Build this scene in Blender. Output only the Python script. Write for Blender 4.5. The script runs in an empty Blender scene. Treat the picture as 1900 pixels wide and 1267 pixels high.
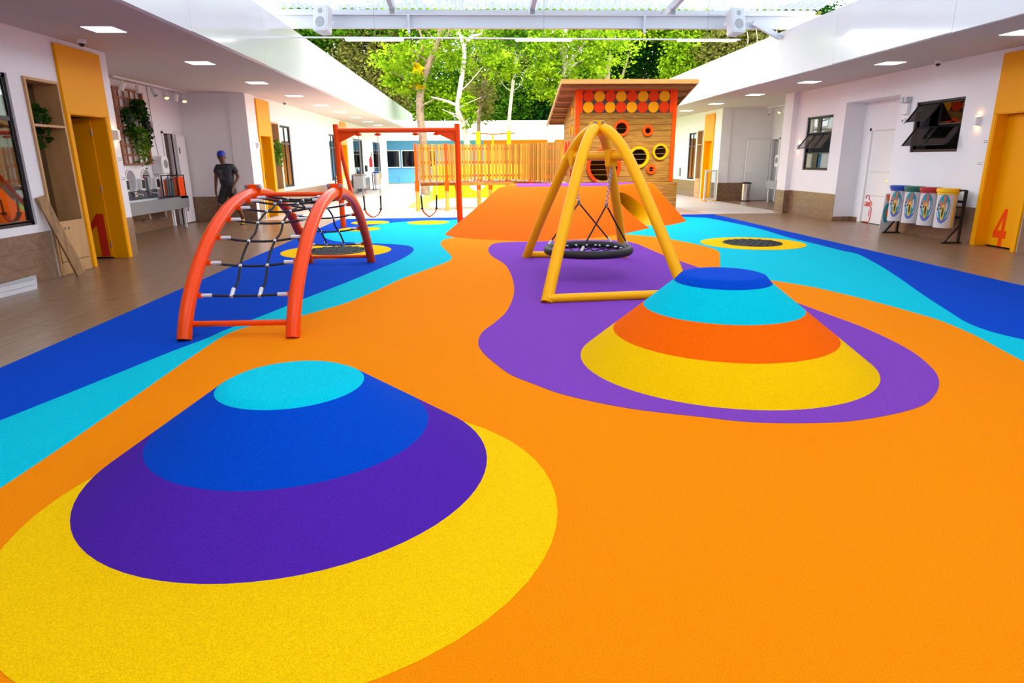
import bpy, bmesh, math, random
import numpy as np
from mathutils import Vector, Matrix
random.seed(7); rng = np.random.default_rng(11)
S = bpy.context.scene
C = S.collection
# ------------------------------------------------------------------ camera
PP = np.array([950., 633.5]); VPY = np.array([884., 296.]); NAD = np.array([985., 4850.])
h_ = VPY - PP; n_ = NAD - PP
FPX = math.sqrt(-(h_ @ n_))
CA = np.array([h_[0], h_[1], FPX]); CA /= np.linalg.norm(CA)
CD = np.array([n_[0], n_[1], FPX]); CD /= np.linalg.norm(CD)
CR = np.cross(CD, CA)
EYE = 1.5
cam = bpy.data.cameras.new('camera'); camo = bpy.data.objects.new('camera', cam); C.objects.link(camo)
camo.matrix_world = Matrix(((CR[0], -CR[1], -CR[2], 0), (CA[0], -CA[1], -CA[2], 0), (-CD[0], CD[1], CD[2], EYE), (0, 0, 0, 1)))
cam.sensor_width = 36; cam.lens = FPX / 1900 * 36; cam.clip_end = 300; cam.clip_start = 0.05
S.camera = camo
# ------------------------------------------------------------------ light
W = bpy.data.worlds.new('overcast_sky'); S.world = W; W.use_nodes = True
wb = W.node_tree.nodes['Background']; wb.inputs[0].default_value = (0.90, 0.95, 1.0, 1); wb.inputs[1].default_value = 7.4
sun = bpy.data.lights.new('sun', 'SUN'); sun.energy = 9.0; sun.angle = math.radians(25); sun.color = (1, .96, .88)
suno = bpy.data.objects.new('sun', sun); C.objects.link(suno); suno.rotation_euler = (math.radians(28), math.radians(14), 0)
S.view_settings.view_transform = 'Standard'; S.view_settings.look = 'None'; S.view_settings.gamma = 1
S.view_settings.use_curve_mapping = False; S.view_settings.exposure = -0.25

def ray(px, py):
    v = np.array([px - PP[0], py - PP[1], FPX]); return np.array([v @ CR, v @ CA, -(v @ CD)])
def gp(px, py, z=0.):
    w = ray(px, py); t = (z - EYE) / w[2]; return (w[0] * t, w[1] * t, z)
def ax(px, py, X):
    w = ray(px, py); t = X / w[0]; return (X, w[1] * t, EYE + w[2] * t)
def ay(px, py, Y):
    w = ray(px, py); t = Y / w[1]; return (w[0] * t, Y, EYE + w[2] * t)
# ------------------------------------------------------------------ materials
def lin(h):
    h = h.lstrip('#'); o = []
    for i in (0, 2, 4):
        c = int(h[i:i + 2], 16) / 255; o.append(c / 12.92 if c <= .04045 else ((c + .055) / 1.055) ** 2.4)
    return tuple(o)
MT = {}
def mat(name, col, rough=.5, metal=0., var=0., scale=20., bump=0., bscale=200., spec=.5, emit=0., stretch=None, col2=None, coat=0.):
    m = bpy.data.materials.new(name); m.use_nodes = True; MT[name] = m
    nt = m.node_tree; b = nt.nodes['Principled BSDF']
    c = lin(col) if isinstance(col, str) else col
    b.inputs['Base Color'].default_value = (*c, 1); b.inputs['Roughness'].default_value = rough
    b.inputs['Metallic'].default_value = metal; b.inputs['Specular IOR Level'].default_value = spec
    if coat: b.inputs['Coat Weight'].default_value = coat; b.inputs['Coat Roughness'].default_value = .1
    if emit: b.inputs['Emission Color'].default_value = (*c, 1); b.inputs['Emission Strength'].default_value = emit
    if var or bump:
        tc = nt.nodes.new('ShaderNodeTexCoord'); mp = nt.nodes.new('ShaderNodeMapping')
        nt.links.new(tc.outputs['Object'], mp.inputs[0])
        if stretch: mp.inputs['Scale'].default_value = stretch
    if var:
        nz = nt.nodes.new('ShaderNodeTexNoise'); nz.inputs['Scale'].default_value = scale; nz.inputs['Detail'].default_value = 5
        nt.links.new(mp.outputs[0], nz.inputs[0])
        rp = nt.nodes.new('ShaderNodeValToRGB'); nt.links.new(nz.outputs[0], rp.inputs[0])
        d = lin(col2) if col2 else tuple(x * (1 - var) for x in c)
        u = c if col2 else tuple(min(1, x * (1 + var * .6)) for x in c)
        rp.color_ramp.elements[0].position = .3; rp.color_ramp.elements[1].position = .7
        rp.color_ramp.elements[0].color = (*d, 1); rp.color_ramp.elements[1].color = (*u, 1)
        nt.links.new(rp.outputs[0], b.inputs['Base Color'])
    if bump:
        nb = nt.nodes.new('ShaderNodeTexNoise'); nb.inputs['Scale'].default_value = bscale; nb.inputs['Detail'].default_value = 3
        nt.links.new(mp.outputs[0], nb.inputs[0])
        bn = nt.nodes.new('ShaderNodeBump'); bn.inputs['Strength'].default_value = bump; bn.inputs['Distance'].default_value = .006
        nt.links.new(nb.outputs[0], bn.inputs['Height']); nt.links.new(bn.outputs[0], b.inputs['Normal'])
    return m
def rubber(name, col): mat(name, col, .95, var=.24, scale=190, bump=.6, bscale=190, spec=.06)
for n, c in dict(rub_orange='#fa8400', rub_blue='#0044bc', rub_cyan='#00bcd0', rub_yellow='#fcbe00', rub_purple='#7c3fac', rub_violet='#4e22a0', rub_ramp='#fb6200').items(): rubber(n, c)
mat('white_wall', '#f1eff2', .75, var=.02, scale=2)
mat('ceiling_white_dimmed', '#c9bcb7', .8)  # white soffit paint, with the dim light under it put into the colour
mat('fascia', '#e2e6ea', .12, spec=.6, coat=.4)
mat('white_metal', '#eceff3', .35); mat('roof_steel', '#c2c8d2', .45)
mat('speaker_shell', '#ccd3d9', .5); mat('speaker_grille', '#b4bcc4', .7)
mat('ferrule', '#d6d6d8', .35)
mat('white_plastic', '#f2f2f2', .3)
mat('grey_plastic', '#8d9094', .4)
mat('cream', '#e9e2d6', .5)
mat('tile_wood', '#937259', .3, var=.25, scale=6, stretch=(2, 1, 2), col2='#755842')
mat('floor_wood', '#9a7758', .28, var=.25, scale=5, stretch=(5, .5, 1), col2='#7c5c42', spec=.35)
mat('grout', '#8a7767', .6)
mat('yellow_paint', '#fcaa00', .4, spec=.12)
mat('yellow_steel', '#fab000', .35, spec=.15)
mat('orange_steel', '#f04600', .27, spec=.22)
mat('orange_paint', '#fb4a00', .5, spec=.12)
mat('red_paint', '#e03800', .5, spec=.12)
mat('red_number', '#e0301a', .5)
mat('amber_paint', '#eea000', .5, spec=.12)
mat('bright_yellow', '#f5c400', .5, spec=.15)
mat('black_metal', '#17171a', .4)
mat('black_rope', '#141318', .75, bump=.6, bscale=300)
mat('black_rubber', '#151316', .6)
mat('chrome', '#d8dadd', .18, metal=1.)
mat('steel', '#b4b6ba', .3, metal=1.)
mat('stainless', '#9a9ca2', .32, metal=.9)
mat('dark_frame', '#17181c', .35)
mat('brown_dark', '#54403a', .6)
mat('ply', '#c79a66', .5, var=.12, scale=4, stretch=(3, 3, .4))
mat('ply_shaded', '#54401f', .55, var=.12, scale=4, stretch=(3, 3, .4))  # niche back boards: deep recess shadow is put into this plywood colour
mat('pine', '#a87a30', .6, var=.22, scale=5, stretch=(.6, 5, 5), col2='#7f581c', spec=.15)
mat('pine_v', '#d39c34', .55, var=.25, scale=5, stretch=(6, 6, .5), col2='#ad7c2a')
mat('slat_a', '#ab7722', .6, var=.25, scale=5, stretch=(6, 6, .5), col2='#95681f', spec=.2); mat('slat_b', '#976620', .6, var=.25, scale=5, stretch=(6, 6, .5), col2='#7f561c', spec=.2); mat('slat_c', '#b98628', .6, var=.2, scale=5, stretch=(6, 6, .5), col2='#a87a26', spec=.2)
mat('pine_roof', '#a06c2c', .6, var=.2, scale=5, stretch=(.6, 5, 5))
mat('deck_wood', '#c9a48d', .6, var=.15, scale=5, stretch=(5, .5, 5))
mat('lumber', '#b48752', .6, var=.35, scale=9, stretch=(3, 3, .6), col2='#7e5a36')
mat('terracotta_wood', '#9c5a34', .5)
mat('leaf_pot', '#22301c', .5)
mat('pavement_overlit', '#d2c4bc', .4, var=.06, scale=3)  # far paving: sky overexposure put into the pale colour, also bounces light up
mat('grass', '#7d9a2c', .9, var=.3, scale=30, bump=.8, bscale=80)
mat('sand', '#e6ddc8', .9, var=.08, scale=10)
mat('earth', '#8a7a4c', .9, var=.2, scale=10)
mat('blue_paint', '#5aa6e0', .6)
mat('blue_deep', '#3f86c8', .6)
mat('orange_wall', '#ee8a12', .6)
mat('counter_grey', '#7d828a', .4); mat('splash_grey', '#55595f', .4)
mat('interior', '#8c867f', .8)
mat('grey_wall', '#a2a5a8', .7)
mat('lid_blue', '#1746b0', .35); mat('lid_green', '#0f6d58', .35); mat('lid_red', '#b82028', .35); mat('lid_yellow', '#ffc90c', .35)
mat('gr_teal', '#1f97a0', .4); mat('gr_purple', '#5f6fc0', .4); mat('gr_orange', '#f2632c', .4); mat('gr_yellow', '#f0c020', .4); mat('gr_dark', '#2c3038', .4)
mat('bin_white', '#d9d4d6', .3)
mat('skin', '#6b402c', .5); mat('shirt', '#2c2d33', .8); mat('shorts', '#121114', .8, var=.6, scale=14, col2='#2e2d30'); mat('cap_blue', '#1c2fa8', .6)
mat('shoe', '#c79a20', .6); mat('shoe_dark', '#2a2318', .6); mat('print_grey', '#6f7076', .7)
mat('ext_red', '#c8102e', .3)
mat('lamp_white', '#ffffff', emit=4.5)
mat('lamp_tube', '#fff6ea', emit=5.)
mat('lamp_warm', '#ffc24a', emit=14.)
mat('sconce_warm', '#ffb860', emit=45.)
mat('mirror', '#e8ecee', .04, metal=1.)
mat('paper', '#e9e9ee', .6)
mat('packing', '#dfe1e8', .45)
mat('bark', '#8b735c', .85, var=.35, scale=6, bump=.8, bscale=12)
mat('bark_pale', '#c2b4a4', .8, var=.25, scale=5, bump=.5, bscale=12)
def leafmat(name, c1, c2, tr=.35, sc=1.2):
    m = bpy.data.materials.new(name); m.use_nodes = True; MT[name] = m; nt = m.node_tree; nt.nodes.clear()
    o = nt.nodes.new('ShaderNodeOutputMaterial'); mx = nt.nodes.new('ShaderNodeMixShader'); mx.inputs[0].default_value = tr
    d = nt.nodes.new('ShaderNodeBsdfDiffuse'); t = nt.nodes.new('ShaderNodeBsdfTranslucent')
    g = nt.nodes.new('ShaderNodeNewGeometry'); nz = nt.nodes.new('ShaderNodeTexNoise'); nz.inputs['Scale'].default_value = sc; nz.inputs['Detail'].default_value = 6
    rp = nt.nodes.new('ShaderNodeValToRGB'); rp.color_ramp.elements[0].position = .35; rp.color_ramp.elements[1].position = .65
    rp.color_ramp.elements[0].color = (*lin(c1), 1); rp.color_ramp.elements[1].color = (*lin(c2), 1)
    nt.links.new(g.outputs['Position'], nz.inputs[0]); nt.links.new(nz.outputs[0], rp.inputs[0])
    for s in (d, t): nt.links.new(rp.outputs[0], s.inputs[0])
    nt.links.new(d.outputs[0], mx.inputs[1]); nt.links.new(t.outputs[0], mx.inputs[2]); nt.links.new(mx.outputs[0], o.inputs[0])
leafmat('leaf_bright', '#3d650a', '#93b020', .42, 2.2); leafmat('leaf_mid', '#234c0e', '#5d8a1c', .4, 2.); leafmat('leaf_dark', '#0c260b', '#27521a', .3, 2.)
leafmat('leaf_olive', '#4c4c20', '#83803e', .35, 2.); leafmat('leaf_yellow', '#b89a08', '#e8cc18', .4); leafmat('leaf_house', '#142c0e', '#3c6220', .3, 9.); leafmat('leaf_light', '#3a661a', '#84aa38', .4, 9.)
def mixmat(name, tcol, amt, gcol, rough, kind='glossy'):
    m = bpy.data.materials.new(name); m.use_nodes = True; MT[name] = m; nt = m.node_tree; nt.nodes.clear()
    o = nt.nodes.new('ShaderNodeOutputMaterial'); mx = nt.nodes.new('ShaderNodeMixShader')
    t = nt.nodes.new('ShaderNodeBsdfTransparent'); t.inputs[0].default_value = (*lin(tcol), 1)
    if kind == 'glossy':
        g = nt.nodes.new('ShaderNodeBsdfGlossy'); g.inputs['Roughness'].default_value = rough
        lw = nt.nodes.new('ShaderNodeLayerWeight'); lw.inputs[0].default_value = .3; ml = nt.nodes.new('ShaderNodeMath'); ml.operation = 'MULTIPLY_ADD'; ml.inputs[1].default_value = .3; ml.inputs[2].default_value = .03; nt.links.new(lw.outputs['Facing'], ml.inputs[0]); nt.links.new(ml.outputs[0], mx.inputs[0])
    else:
        g = nt.nodes.new('ShaderNodeBsdfTranslucent'); mx.inputs[0].default_value = amt
    g.inputs[0].default_value = (*lin(gcol), 1)
    nt.links.new(t.outputs[0], mx.inputs[1]); nt.links.new(g.outputs[0], mx.inputs[2]); nt.links.new(mx.outputs[0], o.inputs[0])
mixmat('glass', '#e2e8ea', .2, '#ffffff', .02)
mixmat('glass_dark', '#8a9095', .2, '#ffffff', .02)
mixmat('roof_sheet', '#62686e', .5, '#83898f', 0, 'translucent')
# ------------------------------------------------------------------ mesh helpers
class MB:
    def __init__(s): s.v = []; s.f = []
    def add(s, vs, fs):
        o = len(s.v); s.v += [tuple(map(float, p)) for p in vs]; s.f += [tuple(i + o for i in f) for f in fs]; return s
    def box(s, x0, x1, y0, y1, z0, z1):
        return s.add([(x0, y0, z0), (x1, y0, z0), (x1, y1, z0), (x0, y1, z0), (x0, y0, z1), (x1, y0, z1), (x1, y1, z1), (x0, y1, z1)],
                     [(3, 2, 1, 0), (4, 5, 6, 7), (0, 1, 5, 4), (1, 2, 6, 5), (2, 3, 7, 6), (3, 0, 4, 7)])
    def bar(s, a, b, w, h, up=(0, 0, 1)):
        a = Vector(a); b = Vector(b); d = (b - a).normalized(); u = Vector(up)
        if abs(d.dot(u)) > .98: u = Vector((0, 1, 0))
        x = d.cross(u).normalized(); u = x.cross(d).normalized(); vs = []
        for p in (a, b):
            for i, j in ((-1, -1), (1, -1), (1, 1), (-1, 1)): vs.append(p + x * (i * w / 2) + u * (j * h / 2))
        return s.add(vs, [(3, 2, 1, 0), (4, 5, 6, 7), (0, 1, 5, 4), (1, 2, 6, 5), (2, 3, 7, 6), (3, 0, 4, 7)])
    def tube(s, pts, r, n=10, closed=False):
        P = [Vector(p) for p in pts]; m = len(P); R = r if isinstance(r, (list, tuple)) else [r] * m
        up = None; vs = []
        for i, p in enumerate(P):
            if closed: d = P[(i + 1) % m] - P[i - 1]
            else: d = P[min(i + 1, m - 1)] - P[max(i - 1, 0)]
            d.normalize()
            if up is None: up = Vector((0, 0, 1)) if abs(d.z) < .9 else Vector((0, 1, 0))
            x = d.cross(up).normalized(); up = x.cross(d).normalized()
            for k in range(n):
                a = 2 * math.pi * k / n; vs.append(p + (x * math.cos(a) + up * math.sin(a)) * R[i])
        fs = []
        for i in range(m if closed else m - 1):
            j = (i + 1) % m
            for k in range(n): fs.append((i * n + k, i * n + (k + 1) % n, j * n + (k + 1) % n, j * n + k))
        if not closed: fs += [tuple(range(n))[::-1], tuple((m - 1) * n + k for k in range(n))]
        return s.add(vs, fs)
    def lathe(s, prof, n=24, c=(0, 0, 0), sx=1., sy=1.):
        vs = []; fs = []; m = len(prof)
        for r, z in prof:
            for k in range(n): a = 2 * math.pi * k / n; vs.append((c[0] + r * sx * math.cos(a), c[1] + r * sy * math.sin(a), c[2] + z))
        for i in range(m - 1):
            for k in range(n): fs.append((i * n + k, i * n + (k + 1) % n, (i + 1) * n + (k + 1) % n, (i + 1) * n + k))
        fs += [tuple(range(n))[::-1], tuple((m - 1) * n + k for k in range(n))]
        return s.add(vs, fs)
    def prism(s, poly, w0, w1, fn=lambda u, v, w: (u, v, w)):
        n = len(poly); vs = [fn(u, v, w0) for u, v in poly] + [fn(u, v, w1) for u, v in poly]
        return s.add(vs, [tuple(range(n))[::-1], tuple(range(n, 2 * n))] + [(i, (i + 1) % n, n + (i + 1) % n, n + i) for i in range(n)])
    def ring(s, c, r0, r1, w0, w1, fn, n=28, sv=1.):
        vs = []; fs = []
        for r, w in ((r0, w0), (r1, w0), (r1, w1), (r0, w1)):
            for k in range(n): a = 2 * math.pi * k / n; vs.append(fn(c[0] + r * math.cos(a), c[1] + r * sv * math.sin(a), w))
        for q in range(4):
            for k in range(n): fs.append((q * n + k, q * n + (k + 1) % n, ((q + 1) % 4) * n + (k + 1) % n, ((q + 1) % 4) * n + k))
        return s.add(vs, fs)
    def disc(s, c, r, w0, w1, fn, n=28, sv=1.):
        return s.prism([(c[0] + r * math.cos(2 * math.pi * k / n), c[1] + r * sv * math.sin(2 * math.pi * k / n)) for k in range(n)], w0, w1, fn)
    def ball(s, c, r, n=10, m=6, sz=1.):
        return s.lathe([(max(1e-4, r * math.sin(math.pi * i / m)), -r * sz * math.cos(math.pi * i / m)) for i in range(m + 1)], n, c)
    def mesh(s, name, off=(0, 0, 0), smooth=False, ang=40):
        me = bpy.data.meshes.new(name); o = Vector(off)
        me.from_pydata([tuple(Vector(p) - o) for p in s.v], [], s.f)
        bm = bmesh.new(); bm.from_mesh(me); bmesh.ops.recalc_face_normals(bm, faces=bm.faces); bm.to_mesh(me); bm.free()
        if smooth:
            me.polygons.foreach_set('use_smooth', [True] * len(me.polygons)); me.set_sharp_from_angle(angle=math.radians(ang))
        me.update(); return me
    def build(s, name, m, parent=None, loc=None, smooth=False, bevel=0, **kw):
        off = loc or (0, 0, 0)
        if parent is not None:
            q = parent; off = Vector((0, 0, 0))
            while q is not None: off = off + q.location; q = q.parent
        me = s.mesh(name, off, smooth); o = bpy.data.objects.new(name, me); C.objects.link(o)
        me.materials.append(MT[m])
        if parent is not None: o.parent = parent
        elif loc: o.location = loc
        if bevel:
            b = o.modifiers.new('bevel', 'BEVEL'); b.width = bevel; b.segments = 2; b.limit_method = 'ANGLE'
        tag(o, **kw); return o
def tag(o, label=None, cat=None, group=None, kind=None):
    if label: o['label'] = label
    if cat: o['category'] = cat
    if group: o['group'] = group
    if kind: o['kind'] = kind
    return o
def thing(name, label, cat, loc=(0, 0, 0), rz=0, group=None):
    o = bpy.data.objects.new(name, None); C.objects.link(o); o.location = loc; o.rotation_euler = (0, 0, rz); o.empty_display_size = .2
    return tag(o, label, cat, group)
def copy_tree(o, loc=None, rz=None, parent=None, label=None):
    c = o.copy(); C.objects.link(c)
    if parent is not None: c.parent = parent
    if loc is not None: c.location = loc
    if rz is not None: c.rotation_euler = (0, 0, rz)
    if label: c['label'] = label
    for ch in list(o.children): copy_tree(ch, parent=c)
    return c
def struct(mb, name, m, **kw): return mb.build(name, m, kind='structure', **kw)
def cr(pts, k=5, closed=False):
    P = [np.array(p, float) for p in pts]; n = len(P); out = []
    for i in range(n if closed else n - 1):
        if closed: a, b, c, d = P[i - 1], P[i], P[(i + 1) % n], P[(i + 2) % n]
        else: a, b, c, d = P[max(i - 1, 0)], P[i], P[i + 1], P[min(i + 2, n - 1)]
        for j in range(k):
            t = j / k; out.append(.5 * ((2 * b) + (c - a) * t + (2 * a - 5 * b + 4 * c - d) * t * t + (3 * b - a - 3 * c + d) * t ** 3))
    if not closed: out.append(P[-1])
    return [tuple(p) for p in out]
def boolean(o, cutter, op='DIFFERENCE'):
    md = o.modifiers.new('b', 'BOOLEAN'); md.object = cutter; md.operation = op; md.solver = 'EXACT'
    bpy.context.view_layer.update()
    me = bpy.data.meshes.new_from_object(o.evaluated_get(bpy.context.evaluated_depsgraph_get()))
    o.modifiers.remove(md); o.data = me
XL = lambda X: (lambda u, v, w: (X + w, u, v))          # wall plane seen along X: u=y, v=z
YF = lambda Y: (lambda u, v, w: (u, Y + w, v))          # front plane: u=x, v=z
GZ = lambda Z: (lambda u, v, w: (u, v, Z + w))
# ------------------------------------------------------------------ setting: floors
WL, WR, CH = -5.75, 8.6, 3.15
WL_, WR_ = -5.75, 8.6
fl = struct(MB().box(-10.5, 13, -5.2, 17.64, -.12, -.004).box(-10.5, WL_, 17.64, 44.5, -.12, -.004).box(WR_, 13, 17.64, 40, -.12, -.004), 'floor', 'floor_wood')
struct(MB().box(WL_, -2.35, 17.64, 44.5, -.12, -.002).box(6.47, WR_, 17.64, 30, -.12, -.002).box(6.3, 6.47, 17.66, 22, -.12, -.002), 'floor_far_paving', 'pavement_overlit')
full = MB().box(-.0985, .0985, -.5985, .5985, -.003, 0).mesh('floor_tile'); full.materials.append(MT['floor_wood'])
def floor_tiles(x0, x1, y0, y1):
    n = int(round((x1 - x0) / .2)); w = (x1 - x0) / n
    for i in range(n):
        y = y0 + (i * .4 % 1.2) - 1.2
        while y < y1:
            a, b = max(y, y0), min(y + 1.2, y1)
            if b - a > .05:
                o = bpy.data.objects.new('floor_tile', full); C.objects.link(o); o.parent = fl
                o.location = (x0 + (i + .5) * w, (a + b) / 2, .0005 * ((i * 7 + int(y * 3)) % 3)); o.scale = (w / .2, (b - a) / 1.2, 1)
            y += 1.2
floor_tiles(-5.75, -3.65, 4.6, 17.6)
floor_tiles(6.47, 8.6, 6.8, 17.8)
struct(MB().box(-2.35, 6.47, 17.66, 62, -.2, -.03).box(-60, -10.5, -5, 62, -.2, -.06).box(13, 60, -5, 62, -.2, -.06).box(6.47, 13, 30, 62, -.2, -.03).box(-10.5, -2.35, 44.5, 62, -.2, -.03), 'ground_lawn', 'grass')
sp_ = cr([(-1.6, 22.2), (-.6, 21.9), (1, 21.8), (3, 22.2), (3.6, 24), (3.2, 27), (1, 27.6), (-1, 27.4), (-1.7, 25)], 4, True)
struct(MB().prism(sp_, -.03, -.012), 'floor_sand', 'sand')
struct(MB().box(-10, 12, 43.2, 45.2, -.03, -.01), 'floor_earth_strip', 'earth')
# wood deck boards
dk = struct(MB().box(-2.35, 6.3, 17.68, 21.6, -.08, -.035), 'floor_deck', 'brown_dark')
bd = MB().box(-.066, .066, -1.95, 1.95, -.035, 0).mesh('deck_board'); bd.materials.append(MT['deck_wood'])
for i in range(61):
    o = bpy.data.objects.new('deck_board', bd); C.objects.link(o); o.parent = dk; o.location = (-2.27 + i * .1415, 19.64, .001 * (i * 5 % 3))
# ------------------------------------------------------------------ rubber playground floor
rf = struct(MB().box(-3.65, 6.46, -3, 17.66, -.003, .006), 'floor_rubber', 'rub_blue')
def px(pts): return [gp(*p)[:2] for p in pts]
def patch(name, m, poly, lay, parent=rf): return MB().prism(poly, .006, .006 + .0022 * lay).build(name, m, parent)
cl = px(cr([(0, 782.5), (126, 732), (227, 691), (316, 654.7), (379, 631), (426, 610.5), (500, 582), (559, 557.6), (638, 527), (698, 502), (743, 482.6), (764, 469.5), (767, 461.6), (754, 456), (717, 453), (690.5, 452), (648, 450), (617, 447), (598, 437), (627, 429), (682, 421), (716, 415), (750, 412), (833, 409)], 4))
rb = px(cr([(1245, 402), (1301, 404), (1329.5, 408), (1405, 424), (1462, 441), (1500, 450), (1559, 465), (1597, 474.7), (1653.7, 507), (1710.5, 546.7), (1760, 579), (1794, 600), (1839, 617), (1900, 632)], 4))
patch('cyan_patch', 'rub_cyan', [(-2.2, -2.9), (-2.55, 1.5), (-2.9, 3)] + cl + [(0, 17.2), (3, 17.3)] + rb + [(5.9, 4.2), (6.2, 2.5), (6.3, -2.9)], 1)
ol = px(cr([(0, 910), (63, 868), (126, 825), (221, 759), (284, 714.7), (331, 681.5), (372.5, 653), (398, 636), (426, 620), (458, 609), (500, 600.4), (553.7, 589), (598, 577), (648, 561.6), (704, 538), (743, 519.5), (796, 499.7), (827, 488), (836.6, 482.6), (838, 477), (830, 468), (819.5, 457.6), (817.6, 451), (824.7, 445), (838, 442)], 4))
orr = px([(1163, 435.5), (1212, 439.6), (1235, 443), (1272.6, 450), (1301, 456), (1325.7, 463), (1334, 467.7), (1335.7, 473), (1336, 495), (1337, 512)]) + px(cr([(1380, 516), (1423, 520.4), (1497, 532), (1560.5, 546), (1639.5, 566), (1710, 586), (1748, 598), (1805, 622.5), (1847, 645), (1900, 673.7)], 4))
patch('orange_patch', 'rub_orange', [(-1.3, -2.8), (-1.7, 1.2)] + ol + [(0, 13.2), (1.5, 13), (2.6, 13.2)] + orr + [(5, 3.6), (5.8, 1.5), (6, -2.8)], 2)
pu = px(cr([(917, 453), (906, 464), (913.7, 477), (936, 491), (948, 510), (954, 533.6), (951.5, 555.7), (939, 581), (917, 601.5), (894.7, 619), (887.5, 638), (895, 655), (917, 675.7), (948, 698), (986, 713.6), (1037, 732.5), (1100, 748), (1169, 761), (1239, 770), (1302, 776.7), (1371, 784.7), (1434, 788), (1513, 788), (1576, 784.7), (1639.5, 775), (1687, 764), (1718, 751.6), (1736, 732.6), (1742, 713.7), (1736, 694.7), (1715, 672.6), (1687, 652), (1642.6, 628.4), (1592, 606), (1529, 582.6), (1478, 563.7), (1380, 528), (1297, 498), (1253.7, 483), (1223, 471.5), (1197, 460), (1178, 452.5), (1159, 448.7), (1140, 447), (1080, 446), (1000, 449), (950, 450)], 4, True))
patch('purple_patch', 'rub_purple', pu, 3)
def circ(x, y, r, n=56, sy=1.): return [(x + r * math.cos(2 * math.pi * k / n), y + r * sy * math.sin(2 * math.pi * k / n)) for k in range(n)]
patch('yellow_ring_patch', 'rub_yellow', circ(-.82, 2.633, 1.15), 3)
for x, y, r in ((-2.68, 16.42, .47), (-2.67, 14.84, .46), (-1.23, 16.24, .52)): patch('yellow_dot', 'rub_yellow', circ(x, y, r, 40), 3)
patch('yellow_dot', 'rub_yellow', circ(-2.43, 11.2, .92), 2); patch('yellow_dot', 'rub_yellow', circ(4.93, 11.4, .9), 3)
# ------------------------------------------------------------------ walls
def wallx(name, X, d, y0, y1, ops, m='white_wall', z1=CH, t=.16, z0=0.):
    mb = MB(); a, b = sorted((X, X + d * t)); y = y0
    for o0, o1, q0, q1 in sorted(ops):
        if o0 > y: mb.box(a, b, y, o0, z0, z1)
        if q0 > z0 + .01: mb.box(a, b, o0, o1, z0, q0)
        if q1 < z1 - .01: mb.box(a, b, o0, o1, q1, z1)
        y = o1
    if y < y1: mb.box(a, b, y, y1, z0, z1)
    return struct(mb, name, m)
tl = MB().box(-.0045, .0045, -.5985, .5985, -.1035, .1035).mesh('wall_tile'); tl.materials.append(MT['tile_wood'])
def wains(wall, X, d, y0, y1, skip=(), along='y'):
    for r in range(3):
        y = y0 - (.4 * r if along == 'y' else .3 * r)
        while y < y1:
            segs = [(max(y, y0), min(y + 1.2, y1))]; y += 1.2
            for s0, s1 in skip:
                ns = []
                for a, b in segs:
                    if s1 <= a or s0 >= b: ns.append((a, b))
                    else:
                        if s0 > a: ns.append((a, s0))
                        if s1 < b: ns.append((s1, b))
                segs = ns
            for a, b in segs:
                if b - a < .03: continue
                o = bpy.data.objects.new('wall_tile', tl); C.objects.link(o); o.parent = wall
                o.scale = (1, (b - a - .003) / 1.197, 1)
                if along == 'y': o.location = (X + d * .0045, (a + b) / 2, .105 + .21 * r)
                else: o.location = ((a + b) / 2, X + d * .0045, .105 + .21 * r); o.rotation_euler = (0, 0, math.pi / 2)
# left building
wl1 = wallx('wall_left', WL, -1, 3, 11.2, [(7.3, 8.83, .73, 2.57), (9.09, 9.8, 0, 2.57), (9.93, 10.85, 0, 2.18)])
wains(wl1, WL, 1, 4.2, 11.2, [(9.05, 9.84), (9.84, 10.93)])
wl2 = wallx('wall_left_recess', -7.42, -1, 11.04, 17.66, [(16.42, 16.92, 0, 2.16)]); wains(wl2, -7.42, 1, 11.2, 17.5, [(16.3, 17.1)])
struct(MB().box(-7.42, WL - .16, 11.04, 11.2, 0, CH), 'wall_left_recess_side', 'white_wall')
wl3 = struct(MB().box(-7.42, WL, 17.5, 17.66, 0, CH).box(-6.2, WL - .002, 17.46, 17.5, 0, CH), 'wall_left_return', 'white_wall'); wains(wl3, 17.46, -1, -7.42, -5.76, along='x')
wl4 = wallx('wall_left_far', WL, -1, 17.66, 43.6, [(18.27, 19.13, 0, 2.17), (19.32, 20.0, 0, 2.56), (20.21, 21.3, .73, 2.53), (26.7, 27.8, .73, 2.52), (29.08, 30.1, 0, 2.17), (31.85, 34.4, .0, 2.5), (37.8, 40.6, .4, 2.5)])
wains(wl4, WL, 1, 17.66, 36, [(18.1, 20.05), (28.9, 30.25), (31.8, 34.45)])
struct(MB().box(-10.4, -10.3, -3, 43.6, 0, CH).box(-10.4, WL - .16, 43.5, 43.6, 0, CH).box(-10.3, WL - .16, 21.9, 22, 0, CH).box(-10.3, WL - .16, 3, 3.1, 0, CH).box(-8.3, WL - .16, 17.7, 17.75, 0, CH), 'wall_left_rooms', 'interior')
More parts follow.
